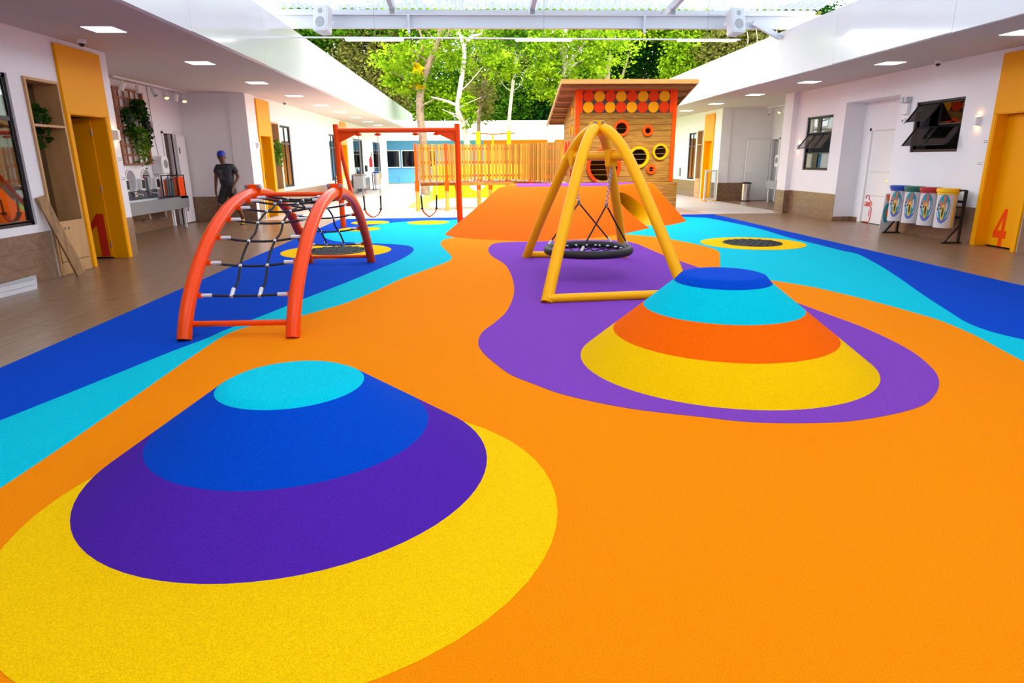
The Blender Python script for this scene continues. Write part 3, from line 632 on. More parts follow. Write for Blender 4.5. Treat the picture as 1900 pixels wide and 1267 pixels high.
# ------------------------------------------------------------------ raised walkway with slat fence
wk = thing('slat_walkway', 'raised wooden walkway fenced with upright pine slats, leading to the playhouse', 'walkway', (0, 20.5, 0))
def slats(path, n, w, z0=.88, z1=1.95):
    P = np.array(cr(path, 12)); L = np.concatenate([[0], np.cumsum(np.hypot(*np.diff(P, axis=0).T))])
    for i in range(n):
        s = (i + .5) / n * L[-1]; x, y = np.interp(s, L, P[:, 0]), np.interp(s, L, P[:, 1]); x2, y2 = np.interp(s + .01, L, P[:, 0]), np.interp(s + .01, L, P[:, 1])
        d = Vector((x2 - x, y2 - y, 0)).normalized(); jz = .012 * math.sin(i * 3.7)
        MB().bar((x, y, z0 + jz), (x, y, z1 + jz * .5), w, .024, up=(-d.y, d.x, 0)).build('slat', ('slat_a', 'slat_b', 'slat_c')[(i * 7 + i // 3) % 3], wk)
    for z in (1.02, 1.42, 1.82):
        o = np.array([-(P[-1] - P[0])[1], (P[-1] - P[0])[0]]); mb = MB()
        pts = [(p[0] + .0, p[1] + .04, z) for p in P[::4]]
        for a, b in zip(pts[:-1], pts[1:]): mb.bar(a, b, .03, .07)
        mb.build('rail', 'orange_paint', wk)
slats([(-1.74, 20.02), (-1.3, 20.03), (-.96, 20.04)], 8, .074)
slats([(-.86, 20.15), (-.45, 20.5), (.2, 20.72), (.9, 20.62), (1.5, 20.1), (2.0, 19.2), (2.3, 18.05)], 44, .084)
for x, y, zt in ((-1.8, 20.05, 1.97), (-.91, 20.08, 1.97), (-.62, 20.55, .9), (.05, 20.85, .9), (.42, 20.85, .9), (.95, 20.75, .9), (1.65, 20.2, .9)):
    MB().tube([(x, y, -.03), (x, y, .62)], .06, 12).build('post', 'pine_v', wk, smooth=True)
    MB().box(x - .065, x + .065, y - .065, y + .065, .6, min(zt, .9)).build('post_sleeve', 'orange_paint', wk)
    if zt > 1: MB().box(x - .045, x + .045, y - .03, y + .05, .9, zt).build('corner_stile', 'orange_paint', wk)
for i in range(30):
    x = -1.72 + i * .14; y0 = 20.1 if x < -.9 else float(np.interp(x, [-.9, -.45, .2, .9, 1.5, 2.0, 2.35], [20.2, 20.55, 20.77, 20.67, 20.15, 19.3, 18.3])) + .03
    MB().box(x, x + .132, y0, min(y0 + 1.2, 21.9), .83, .87).build('walkway_board', 'deck_wood', wk)
for y in (20.5, 21.2): MB().box(-1.75, 2.3, y, y + .06, .73, .83).build('joist', 'pine', wk)
# timber goal frame behind
tf = thing('rope_bridge_frame', 'yellow timber posts joined by a thin orange crossbar rising behind the slat fence', 'frame', (.6, 23, 0))
for x in (.07, 1.12): MB().tube([(x, 23, -.03), (x, 23, 2.42)], .075, 12).build('post', 'yellow_paint', tf, smooth=True)
MB().tube([(.57, 23, -.03), (.57, 23, 2.3)], .035, 10).build('thin_post', 'amber_paint', tf, smooth=True)
MB().tube(cr([(-.14, 23, 2.36), (.3, 23, 2.35), (.57, 23, 2.32), (.85, 23, 2.34), (1.34, 23, 2.36)], 4), .022, 8).build('crossbar', 'orange_paint', tf, smooth=True)
# yellow board panel with round hole
yp = thing('toy_board_wall', 'low yellow horizontal-board wall with a white round disc under the walkway', 'play panel', (.3, 27, 0))
for i in range(7): MB().box(-1.8, 2.35 - .08 * i, 27.0, 27.05, .0 + i * .19 - .03, .155 + i * .19).build('board', 'bright_yellow', yp, bevel=.006)
MB().disc((.0, .62), .34, -.03, 0, YF(27), 30).build('white_disc', 'white_plastic', yp)
MB().bar((2.5, 26.9, 1.0), (3.6, 25.0, .2), .5, .05).build('yellow_slide', 'bright_yellow', yp)
# ------------------------------------------------------------------ windows
def pane(parent, X, d, y0, y1, z0, z1, name='sash', tilt=0, gm='glass', w=.026):
    fr = MB(); f = XL(X)
    fr.prism([(y0, z0), (y1, z0), (y1, z0 + w), (y0, z0 + w)], -.018, .018, f).prism([(y0, z1 - w), (y1, z1 - w), (y1, z1), (y0, z1)], -.018, .018, f).prism([(y0, z0), (y0 + w, z0), (y0 + w, z1), (y0, z1)], -.018, .018, f).prism([(y1 - w, z0), (y1, z0), (y1, z1), (y1 - w, z1)], -.018, .018, f)
    gl = MB().box(X - .003, X + .003, y0 + w * .6, y1 - w * .6, z0 + w * .6, z1 - w * .6)
    if tilt:
        c, s_ = math.cos(tilt), math.sin(tilt)
        for m in (fr, gl): m.v = [(X + (p[0] - X) * c + d * (z1 - p[2]) * s_, p[1], z1 - (z1 - p[2]) * c) for p in m.v]
    fo = fr.build(name, 'dark_frame', parent); gl.build('glass_pane', gm, fo); return fo
def window(num, X, d, y0, y1, z0, z1, cells, gm='glass', w=.05):
    """d: outward direction (towards the court). cells: (fy0, fy1, fz0, fz1, tilt)"""
    o = MB(); Xi = X - d * .06; f = XL(Xi)
    for a, b, c, e in ((y0, y1, z0, z0 + w), (y0, y1, z1 - w, z1), (y0, y0 + w, z0, z1), (y1 - w, y1, z0, z1)): o.prism([(a, c), (b, c), (b, e), (a, e)], -.03, .03, f)
    W_ = struct(o, 'window_%d' % num, 'dark_frame')
    for a, b, c, e, t in cells: pane(W_, Xi + d * .012, d, y0 + w * .7 + (y1 - y0 - w * 1.4) * a, y0 + w * .7 + (y1 - y0 - w * 1.4) * b, z0 + w * .7 + (z1 - z0 - w * 1.4) * c, z0 + w * .7 + (z1 - z0 - w * 1.4) * e, tilt=t, gm=gm)
    return W_
tw = [(0, .5, .72, 1, 0), (.5, 1, .72, 1, 0), (0, .5, 0, .72, 0), (.5, 1, 0, .72, 0)]
window(1, WL, 1, 7.3, 8.83, .73, 2.57, tw); window(2, WL, 1, 20.21, 21.3, .73, 2.53, tw); window(3, WL, 1, 26.7, 27.8, .73, 2.52, tw)
window(4, WL, 1, 31.85, 34.4, .02, 2.5, [(0, .33, .72, 1, 0), (.33, .67, .72, 1, 0), (.67, 1, .72, 1, 0), (0, .33, 0, .72, 0), (.33, .67, 0, .72, 0), (.67, 1, 0, .72, 0)]); window(5, WL, 1, 37.8, 40.6, .4, 2.5, tw)
A35 = math.radians(36)
window(6, WR, -1, 11.59, 12.9, 1.57, 2.5, [(0, .5, .52, 1, 0), (.5, 1, .52, 1, A35), (0, .5, 0, .5, A35), (.5, 1, 0, .5, A35)], 'glass_dark')
window(7, WR, -1, 15.93, 17.2, 1.17, 2.48, [(0, .5, .7, 1, 0), (.5, 1, .7, 1, 0), (0, .33, .34, .68, A35), (.33, .67, .34, .68, A35), (.67, 1, .34, .68, A35), (0, .5, 0, .32, 0), (.5, 1, 0, .32, 0)])
window(8, WR, -1, 25.95, 26.85, .67, 2.45, tw)
# light reveals around windows
# ------------------------------------------------------------------ yellow doors
NUM1 = [(0, 0), (.16, 0), (.16, 1), (.02, 1), (-.14, .72), (-.14, .58), (0, .74)]
def yellow_portal(name, X, d, y0, y1, zo, ztop, fy0, fy1, label, leaf):
    """d outward. opening y0..y1 x 0..zo; panel above to ztop; outer frame fy0..fy1"""
    t = thing(name, label, None, (X, (y0 + y1) / 2, 0)); f = XL(X); s = d; t['kind'] = 'structure'
    MB().prism([(fy0, zo), (fy1, zo), (fy1, ztop), (fy0, ztop)], 0, s * .04, f).build('over_panel', 'yellow_paint', t, bevel=.008)
    for a, b in ((fy0, y0), (y1, fy1)): MB().prism([(a, 0), (b, 0), (b, zo), (a, zo)], 0, s * .04, f).build('architrave', 'yellow_paint', t, bevel=.008)
    for a, b in ((y0 - .004, y0 + .014), (y1 - .014, y1 + .004)): MB().prism([(a, 0), (b, 0), (b, zo), (a, zo)], .03 * s, -s * .2, f).build('jamb', 'yellow_paint', t)
    MB().prism([(y0, zo - .014), (y1, zo - .014), (y1, zo + .002), (y0, zo + .002)], .03 * s, -s * .2, f).build('head', 'yellow_paint', t)
    if leaf == 'open':
        Yl = y1 - .03; lf = MB().box(min(X - s * .2, X - s * 1.1), max(X - s * .2, X - s * 1.1), Yl, Yl + .035, .02, zo - .02).build('door_leaf', 'yellow_paint', t, bevel=.004)
        for z in (.22, 1.1, 1.95): MB().tube([(X - s * .2, Yl - .008, z - .05), (X - s * .2, Yl - .008, z + .05)], .011, 8).build('hinge', 'steel', lf)
        return t, lf, Yl
    lf = MB().box(min(X - s * .17, X - s * .2), max(X - s * .17, X - s * .2), y0 + .01, y1 - .01, .02, zo - .02).build('door_leaf', 'yellow_paint', t, bevel=.004)
    return t, lf, X - s * .17
p1, l1, yl1 = yellow_portal('door_4', WL, 1, 9.93, 10.85, 2.18, 3.08, 9.85, 10.95, 'yellow portal door marked with a red number 1 beside the wooden niche', 'open')
q0 = ay(160, 478, yl1)[0]; q1 = ay(203, 478, yl1)[0]
w_ = .24
MB().prism([(-6.125 + x * w_ / .3, .03 + z * .68) for x, z in NUM1], -.004, 0, YF(yl1)).build('number', 'red_number', l1)
p2, l2, _ = yellow_portal('door_5', WL, 1, 18.27, 19.13, 2.17, 3.08, 18.18, 19.26, 'yellow portal door past the grey return wall, next to a niche with a hanging fern', 'open')
p3, l3, _ = yellow_portal('door_6', WL, 1, 29.08, 30.1, 2.17, 3.08, 28.97, 30.22, 'distant yellow portal door behind the orange swing post', 'open')
p4, l4, x4 = yellow_portal('door_7', WR, -1, 9.95, 10.76, 2.16, 3.08, 9.87, 10.84, 'yellow portal door marked with an orange number 4 beside the recycling bins', 'shut')
f4 = XL(x4)
N4 = [(.30, 1.0), (.44, 1.0), (.60, .36), (.60, .22), (.38, .22), (.38, 0), (.26, 0), (.26, .22), (0, .22), (0, .36)]
y4 = 10.62; k4 = .3
def n4(poly, hole=None): return [(y4 - u * k4 / .6, .02 + v * .62) for u, v in poly]
for poly in ([(.34, 1.0), (.44, 1.0), (.16, .4), (.04, .4)], [(.34, 1.0), (.46, 1.0), (.46, .4), (.34, .4)], [(.02, .42), (.56, .42), (.56, .22), (.02, .22)], [(.3, .22), (.44, .22), (.44, 0), (.3, 0)]):
    MB().prism(n4(poly), 0, -.004 - .0004 * len(l4.children), f4).build('number_stroke', 'orange_paint', l4)
MB().prism([(10.0, .95), (10.12, .95), (10.12, 1.75), (10.0, 1.75)], 0, -.006, f4).build('vision_panel', 'glass_dark', l4)
p5, l5, _ = yellow_portal('door_8', WR, -1, 24.05, 24.85, 2.1, 3.03, 23.95, 24.95, 'yellow portal door behind the small wooden safety gate', 'shut')
MB().tube([(WR + .15, 24.15, 1.0), (WR + .15, 24.15, 1.9)], .02, 8).build('pull_handle', 'amber_paint', l5)
# ------------------------------------------------------------------ wooden niches
def niche(X, d, y0, y1, z0, z1, label, mats=('ply', 'ply_shaded'), cab=True, shelfz=1.98):
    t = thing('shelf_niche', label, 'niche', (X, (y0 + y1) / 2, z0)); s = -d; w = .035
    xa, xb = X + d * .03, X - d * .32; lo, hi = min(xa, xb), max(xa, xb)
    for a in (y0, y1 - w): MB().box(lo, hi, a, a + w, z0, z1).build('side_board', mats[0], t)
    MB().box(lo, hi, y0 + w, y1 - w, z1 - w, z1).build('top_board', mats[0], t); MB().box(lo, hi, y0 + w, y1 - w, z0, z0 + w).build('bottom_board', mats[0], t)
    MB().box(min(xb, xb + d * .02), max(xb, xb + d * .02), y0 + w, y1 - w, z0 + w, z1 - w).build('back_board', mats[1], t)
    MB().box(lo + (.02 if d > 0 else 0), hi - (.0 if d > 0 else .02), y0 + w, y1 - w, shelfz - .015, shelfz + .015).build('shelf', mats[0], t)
    if cab:
        dr_ = MB().box(min(xa - d * .01, xa + d * .008), max(xa - d * .01, xa + d * .008), y0 + w + .005, y1 - w - .005, z0 + .18, z0 + .72).build('cabinet_door', mats[0], t)
        MB().box(min(xa - d * .01, xa + d * .004), max(xa - d * .01, xa + d * .004), y0 + w, y1 - w, z0 + w, z0 + .17).build('plinth', mats[0], t)
        for dy in (-.04, .04): MB().disc(((y0 + y1) / 2 - .08 + dy, z0 + .62), .014, d * .008, d * .0095, XL(xa), 10, 1.5).build('finger_hole', 'black_metal', dr_)
    return t
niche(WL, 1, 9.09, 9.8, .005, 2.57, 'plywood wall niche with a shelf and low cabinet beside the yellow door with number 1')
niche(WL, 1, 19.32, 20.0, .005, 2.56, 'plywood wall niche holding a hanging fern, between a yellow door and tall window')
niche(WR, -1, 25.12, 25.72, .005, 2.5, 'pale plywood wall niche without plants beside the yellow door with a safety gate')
def bush(name, label, cat, c, r, n, size, m, pot=None, hang=0., group=None, seed=3):
    t = thing(name, label, cat, (c[0], c[1], c[2] - r[2]), group=group)
    rg = np.random.default_rng(seed); mb = MB(); st = MB()
    for i in range(n):
        v = rg.normal(size=3); v /= np.linalg.norm(v); q = rg.random() ** .4; p = Vector((c[0] + v[0] * r[0] * q, c[1] + v[1] * r[1] * q, c[2] + v[2] * r[2] * q - (hang * rg.random() ** 2 if v[2] < .3 else 0)))
        a = Vector(rg.normal(size=3)).normalized(); b = a.orthogonal().normalized(); L = size * (.7 + .6 * rg.random())
        mb.add([p - a * L * .5, p + b * L * .28, p + a * L * .5, p - b * L * .28], [(0, 1, 2, 3)])
    mb.build('foliage', m, t, kind='stuff')
    if pot: MB().lathe([(pot[0] * .8, 0), (pot[0], pot[1]), (pot[0] * .9, pot[1])], 18, (c[0], c[1], pot[2])).build('pot', 'black_metal', t)
    return t
bush('potted_plant', 'dark leafy plant on the upper shelf of the near plywood niche', 'plant', (WL - .15, 9.44, 2.12), (.12, .26, .14), 260, .09, 'leaf_house', (.09, .12, 1.995), .35, seed=4)
bush('hanging_fern', 'green fern spilling from the niche past the grey return wall', 'plant', (WL + .02, 19.66, 1.85), (.16, .3, .25), 320, .11, 'leaf_light', (.09, .12, 1.87), .35, seed=5)
# ------------------------------------------------------------------ left recess furniture
tr = thing('plant_trellis', 'reddish wooden wall trellis in the recess carrying green hanging planters', 'trellis', (-7.36, 14.97, 1.47)); XT = -7.38
for i in range(4): y = 14.62 + i * .235; MB().box(XT - .018, XT + .006, y - .016, y + .016, 1.48, 2.97).build('upright_slat', 'terracotta_wood', tr)
for i in range(7): z = 1.66 + i * .19; MB().box(XT + .006, XT + .026, 14.4, 15.54, z - .016, z + .016).build('cross_slat', 'terracotta_wood', tr)
MB().box(XT - .018, XT + .045, 15.52, 15.58, 1.46, 2.99).build('edge_board', 'terracotta_wood', tr); MB().box(XT - .018, XT + .045, 14.36, 14.42, 1.46, 2.99).build('edge_board', 'terracotta_wood', tr)
MB().box(XT - .018, XT + .045, 14.42, 15.52, 2.96, 2.99).build('edge_board', 'terracotta_wood', tr); MB().box(XT - .018, XT + .045, 14.42, 15.52, 1.45, 1.48).build('edge_board', 'terracotta_wood', tr)
for (y, z, r, n, hg, m, s, lb) in ((15.12, 2.66, (.14, .24, .15), 300, .25, 'leaf_house', 21, 'dark leafy planter at the top of the wooden trellis'), (14.62, 2.45, (.13, .18, .15), 230, .45, 'leaf_house', 22, 'dark trailing planter on the edge of the wooden trellis nearest the yellow door'),
    (15.35, 2.3, (.1, .11, .3), 190, .3, 'leaf_house', 23, 'narrow trailing vine along the far edge of the wooden trellis'), (14.98, 2.08, (.15, .28, .16), 420, .62, 'leaf_light', 24, 'large light green trailing planter in the middle of the wooden trellis')):
    bush('trellis_planter', lb, 'plant', (XT + .14, y, z), r, n, .085, m, (.1, .16, z - .14), hg, seed=s)
tk = thing('track_light', 'white ceiling track with six tilting spotlights in front of the plant trellis', 'track light', (-7.1, 16, CH))
MB().box(-7.13, -7.09, 14.0, 17.3, CH - .03, CH).build('track', 'white_plastic', tk)
def spot(par, x, y, lit, tx, ty, z=CH):
    p0 = Vector((x, y, z - .03)); p1 = Vector((x, y, z - .12)); d = Vector((tx, ty, -1)).normalized()
    s_ = MB().tube([p0, p1], .012, 6).build('stem', 'white_plastic', par); c = p1
    b = MB().tube([c - d * .03, c + d * .13], .05, 14).build('spot_head', 'white_plastic', par, smooth=True)
    MB().tube([c + d * .13, c + d * .133], .042, 14).build('lens', 'lamp_warm' if lit else 'grey_plastic', b)
for y, l_, tx, ty in ((14.35, 0, -.5, 0), (14.95, 0, 0, -.1), (15.6, 0, .5, -.3), (16.2, 1, .3, -.4), (16.75, 0, -.3, .2), (17.15, 1, .3, -.5)): spot(tk, -7.11, y, l_, tx, ty)
ct = thing('washbasin_counter', 'grey stone trough washbasin counter mounted on the recess wall', 'sink', (-7.1, 14.8, .46))
MB().box(-6.93, -6.9, 13.4, 16.15, .46, .72).build('front_apron', 'counter_grey', ct); MB().box(-7.41, -6.93, 13.4, 16.15, .46, .54).build('trough', 'counter_grey', ct)
MB().box(-7.41, -6.9, 15.75, 16.15, .68, .72).build('worktop', 'counter_grey', ct); MB().box(-7.41, -7.39, 13.4, 15.7, .72, .9).build('splashback', 'splash_grey', ct)
for y in (13.4, 16.12): MB().box(-7.41, -6.93, y, y + .03, .54, .72).build('end_cheek', 'counter_grey', ct)
for y in (13.9, 14.75, 15.5): MB().tube(cr([(-7.2, y, .47), (-7.2, y + .02, .36), (-7.25, y + .12, .28), (-7.4, y + .16, .26)], 4), .02, 8).build('drain_pipe', 'white_plastic', ct, smooth=True)
MB().box(-7.0, -6.96, 15.98, 16.02, .0, .46).build('support_leg', 'white_metal', ct)
for i, y in enumerate((13.95, 14.62, 15.3)):
    lb = ('beside the white pier', 'mid basin', 'beside the paper dispenser')[i]
    t = thing('wall_mirror', 'round white-framed mirror above the trough basin ' + lb, 'mirror', (-7.4, y, .82), group='mirrors above the trough basin')
    MB().ring((y, 1.1), .2, .225, 0, .03, XL(-7.42), 28, 1.2).build('mirror_frame', 'white_plastic', t); MB().disc((y, 1.1), .2, .002, .012, XL(-7.42), 28, 1.2).build('mirror_glass', 'mirror', t)
    t = thing('soap_dispenser', 'white soap dispenser with a dark window on the basin wall ' + lb, 'dispenser', (-7.37, y + .32, .84), group='soap dispensers above the trough basin')
    MB().box(-7.42, -7.31, y + .24, y + .40, .9, 1.16).build('body', 'white_plastic', t, bevel=.02); MB().box(-7.311, -7.302, y + .26, y + .38, .95, 1.13).build('window', 'black_metal', t)
    t = thing('basin_tap', 'chrome push tap on the basin splashback ' + lb, 'tap', (-7.37, y, .78), group='taps on the trough basin')
    MB().box(-7.39, -7.33, y - .05, y + .05, .78, .88).build('body', 'chrome', t, bevel=.008); MB().tube([(-7.34, y, .84), (-7.2, y, .83), (-7.19, y, .8)], .013, 8).build('spout', 'chrome', t, smooth=True)
def paper_disp(x, y, z, d, label):
    t = thing('paper_dispenser', label, 'dispenser', (x, y, z)); s = d
    MB().prism([(-.16, 0), (.16, 0), (.17, .1), (.17, .3), (.12, .4), (-.12, .4), (-.17, .3), (-.17, .1)], 0, s * .24, lambda u, v, w: (x + w, y + u, z + v)).build('cover', 'white_plastic', t, bevel=.03)
    MB().disc((0, .22), .1, s * .24, s * .243, lambda u, v, w: (x + w, y + u, z + v), 20).build('window', 'grey_plastic', t)
    MB().box(min(x, x + s * .05), max(x, x + s * .05), y - .1, y + .1, z - .3, z - .02).build('paper_sheet', 'paper', t); return t
paper_disp(-7.42, 15.85, 1.24, 1, 'white paper towel dispenser with a round window above the basin end')
rk = thing('folder_rack', 'black wire rack standing on the end of the basin worktop', 'rack', (-7.12, 15.95, .72))
for x in (-7.3, -6.94):
    for y in (15.78, 16.12): MB().box(x - .01, x + .01, y - .01, y + .01, .72, 1.2).build('rack_post', 'black_metal', rk)
for z in (.73, 1.2): MB().box(-7.31, -6.93, 15.77, 15.79, z - .01, z + .01).build('rail', 'black_metal', rk); MB().box(-7.31, -6.93, 16.11, 16.13, z - .01, z + .01).build('rail', 'black_metal', rk)
MB().box(-7.31, -6.93, 15.77, 16.13, .72, .735).build('tray', 'black_metal', rk)
for i, (m, h, c_) in enumerate((('gr_orange', .38, 'orange'), ('grey_plastic', .42, 'pale grey'), ('stainless', .40, 'steel grey'), ('grey_plastic', .36, 'pale grey'), ('gr_orange', .43, 'orange'), ('orange_paint', .43, 'deep orange'))):
    x = -7.27 + i * .058; pos = ('first', 'second', 'third', 'fourth', 'fifth', 'last')[i]
    MB().box(x, x + .045, 15.8, 16.09, .737, .737 + h).build('folder', m, loc=(x + .02, 15.95, .737), label='%s upright folder, %s from the wall in the black rack' % (c_, pos), cat='folder', group='folders in the black rack')
dn = struct(MB().box(-7.45, -7.39, 16.36, 16.42, 0, 2.2).box(-7.45, -7.39, 16.92, 16.98, 0, 2.2).box(-7.45, -7.39, 16.36, 16.98, 2.16, 2.22), 'door_1', 'white_wall')
MB().box(-7.56, -7.53, 16.42, 16.92, 0, 2.16).build('door_leaf', 'brown_dark', dn)
l_ = MB().box(-7.38, -7.34, 16.95, 17.42, .02, 2.14).build('open_leaf', 'white_wall', dn); MB().box(-7.34, -7.31, 17.0, 17.03, 1.7, 1.85).build('hinge', 'steel', l_); MB().box(-7.34, -7.31, 17.0, 17.03, .3, .45).build('hinge', 'steel', l_)
cdt = MB().tube([(-7.4, 15.95, CH), (-7.4, 15.97, 2.0), (-7.4, 16.05, 1.6)], .008, 6).build('conduit', 'grey_plastic', loc=(-7.4, 15.95, 1.6), label='thin grey cable conduit running down the recess wall above the paper dispenser', cat='conduit')
# plank, packages
MB().bar((-5.5, 9.13, .02), (-5.71, 8.93, 1.08), .15, .03, up=(1, -.2, 0)).build('loose_plank', 'lumber', loc=(-5.5, 9.13, .01), label='rough wooden plank leaning against the wall by the near plywood niche', cat='plank')
for i in range(2):
    o = MB().prism([(-5.72, 8.55), (-5.47, 8.15), (-5.6, 7.0), (-5.9 + .2, 7.0)], .002 + i * .058, .056 + i * .058).build('flat_package', 'packing', loc=(-5.6, 7.8, .002 + i * .058), label=('lower', 'upper')[i] + ' long white package of the pair on the tiled floor under the window', cat='package')
# ------------------------------------------------------------------ lamps
def sconce(x, y, z, d, label):
    t = thing('wall_sconce', label, 'lamp', (x, y, z)); MB().box(min(x, x + d * .08), max(x, x + d * .08), y - .035, y + .035, z - .08, z + .08).build('body', 'white_plastic', t, bevel=.005)
    for zz in (z + .081, z - .084): MB().box(min(x + d * .02, x + d * .06), max(x + d * .02, x + d * .06), y - .02, y + .02, zz, zz + .003).build('lens', 'sconce_warm', t)
sconce(WL, 11.07, 1.92, 1, 'lit white up-down wall lamp beside the yellow door with number 1'); sconce(WL, 17.95, 1.9, 1, 'white up-down wall lamp on the pier past the grey return wall')
sconce(WR, 11.18, 2.06, -1, 'lit white up-down wall lamp between the dark open window and the yellow door'); sconce(WR, 17.5, 1.75, -1, 'white up-down wall lamp by the pier beyond the window with open sashes')
sconce(WL, 23.8, 1.95, 1, 'small white up-down wall lamp on the long plain wall behind the climber')
pl = thing('ceiling_panel', 'lit square ceiling panel in the soffit on the trellis side', 'ceiling light', (0, 0, 0), group='ceiling panels over the trellis walkway')
MB().box(-.2, .2, -.2, .2, -.012, 0).build('frame', 'white_plastic', pl); MB().box(-.185, .185, -.185, .185, -.016, -.012).build('diffuser', 'lamp_white', pl)
pr = copy_tree(pl, label='lit square ceiling panel in the soffit on the recycling bin side'); pr['group'] = 'ceiling panels over the recycling bin walkway'
for i in range(11): o = pl if i == 0 else copy_tree(pl); o.location = (-4.72, 9.27 + 2.98 * (i - 1), CH)
for i in range(9): o = pr if i == 0 else copy_tree(pr); o.location = (7.63, 9.4 + 2.98 * (i - 1), CH)
for x, y, lb in ((WL + .3, 10.05, 'small white dome camera on the soffit above the yellow door with number 1'), (WL + .3, 19.9, 'small white dome camera on the soffit above the fern niche'), (WR - .25, 12.1, 'small white dome camera on the soffit above the dark open window')):
    t = thing('security_camera', lb, 'camera', (x, y, CH)); MB().lathe([(.055, 0), (.055, -.05), (.04, -.055)], 16, (x, y, CH)).build('housing', 'white_plastic', t, smooth=True); MB().ball((x, y, CH - .055), .042, 12, 8).build('dome', 'black_metal', t, smooth=True)
for x, y, z, d, lb in ((WL, 11.12, 1.55, 1, 'small white notice plate on the pier below the lit wall lamp'), (WL, 11.12, 1.25, 1, 'small white switch plate with print on the pier near the trellis'), (WR, 10.93, 1.72, -1, 'small printed notice beside the yellow door with number 4'), (WR, 10.98, 1.36, -1, 'white switch plate with small print beside the yellow door with number 4')):
    t = thing('wall_plate', lb, 'plate', (x, y, z)); MB().box(min(x, x + d * .008), max(x, x + d * .008), y - .06, y + .06, z - .05, z + .05).build('plate', 'white_plastic', t)
    for k in range(2): MB().box(min(x + d * .008, x + d * .009), max(x + d * .008, x + d * .009), y - .045, y + .045, z - .018 + k * .028, z - .008 + k * .028).build('print_line', 'print_grey', t)
# ------------------------------------------------------------------ right wall details
dw = struct(MB().box(9.06, 9.1, 13.72, 13.8, 0, 2.12).box(9.06, 9.1, 15.04, 15.12, 0, 2.12).box(9.06, 9.1, 13.72, 15.12, 2.06, 2.14), 'door_2', 'white_plastic')
dl = MB().box(9.1, 9.14, 13.8, 15.04, .01, 2.06).build('door_leaf', 'white_plastic', dw)
hd = MB().box(9.04, 9.1, 13.97, 14.03, .95, 1.01).box(9.02, 9.05, 13.97, 14.2, .962, .992).build('handle', 'chrome', dl)
MB().disc((14.0, .87), .025, -.01, 0, XL(9.1), 14).build('lock', 'chrome', dl)
for z in (.62, 1.15): MB().box(9.097, 9.1, 13.9, 14.94, z, z + .008).build('groove', 'grey_wall', dl)
# red baby bottle line icon
yb = 14.98; ib = lambda u, v: (9.094, yb - u * 1.3, v * .66 + .02)
def stroke(pts, nm='bottle_line', par=dl, m='red_number', r=.010): return MB().tube([ib(*p) for p in pts], r, 6).build(nm, m, par)
stroke(cr([(0, .0), (.12, 0), (.18, .03), (.21, .1), (.22, .45), (.2, .52), (.14, .56), (0, .56)], 4)); stroke([(0, .6), (.2, .6), (.22, .64), (.21, .68), (0, .68)])
stroke(cr([(.19, .69), (.15, .76), (.11, .8), (.12, .85), (.1, .9), (.06, .92), (.03, .9), (.01, .85), (.03, .81)], 3)); stroke([(.05, .64), (.15, .64)]); stroke([(.17, .2), (.17, .4)]); stroke([(.165, .44), (.165, .47)])
em = thing('emergency_light', 'white twin-head emergency light box high on the wall beside the white door recess', 'lamp', (WR, 13.15, 2.3))
MB().box(WR - .07, WR, 13.06, 13.26, 2.3, 2.5).build('body', 'white_plastic', em, bevel=.01)
for y in (13.1, 13.22): MB().box(WR - .12, WR - .02, y - .045, y + .045, 2.52, 2.62).build('head', 'speaker_shell', em, bevel=.01)
bl = thing('alarm_bell', 'small round white alarm sounder under the emergency light', 'alarm', (WR, 13.2, 2.15)); MB().disc((13.2, 2.18), .06, 0, -.04, XL(WR), 18).build('shell', 'white_plastic', bl); MB().disc((13.2, 2.18), .025, -.04, -.05, XL(WR), 12).build('button', 'grey_plastic', bl)
tb_ = thing('play_table', 'dark table inside the room behind the window with three open sashes', 'table', (9.35, 17.1, 0)); MB().box(8.95, 9.75, 16.4, 17.6, .9, .94).build('table_top', 'brown_dark', tb_)
for x in (8.98, 9.68):
    for y in (16.43, 17.53): MB().box(x, x + .04, y, y + .04, 0, .9).build('leg', 'black_metal', tb_)
ch = thing('orange_chair', 'orange rounded chair on a table behind the window with three open sashes', 'chair', (9.3, 17.2, .94))
MB().prism([(x, z) for x, z in cr([(9.08, 1.1), (9.06, 1.3), (9.12, 1.46), (9.3, 1.52), (9.48, 1.46), (9.54, 1.3), (9.52, 1.1)], 3)], -.02, .02, YF(17.35)).build('backrest', 'orange_wall', ch)
MB().box(9.08, 9.52, 16.98, 17.36, 1.08, 1.12).build('seat', 'orange_wall', ch)
for x in (9.1, 9.47):
    for y in (17.0, 17.31): MB().box(x, x + .03, y, y + .03, .94, 1.08).build('leg', 'black_metal', ch)
# recycling bins
fr = thing('bin_frame', 'black steel frame carrying four recycling bins', 'bin stand', (8.35, 11.85, .01))
for y in (11.0, 12.72):
    MB().box(8.445, 8.485, y - .02, y + .02, .02, .92).build('post', 'black_metal', fr); MB().box(8.17, 8.53, y - .02, y + .02, .005, .03).build('foot', 'black_metal', fr)
    MB().bar((8.44, y, .3), (8.22, y, .03), .025, .025).build('brace', 'black_metal', fr); MB().box(8.34, 8.43, y - .015, y + .015, .62, .65).build('lug', 'black_metal', fr); MB().box(8.34, 8.46, y - .015, y + .015, .9, .93).build('lug', 'black_metal', fr)
for z in (.72, .45): MB().box(8.445, 8.485, 11.0, 12.72, z - .02, z + .02).build('crossbar', 'black_metal', fr)
ep = MB().prism([(8.12, .03), (8.34, .03), (8.34, .78), (8.16, .78)], 0, .012, YF(12.76)).build('end_panel', 'bin_white', fr)
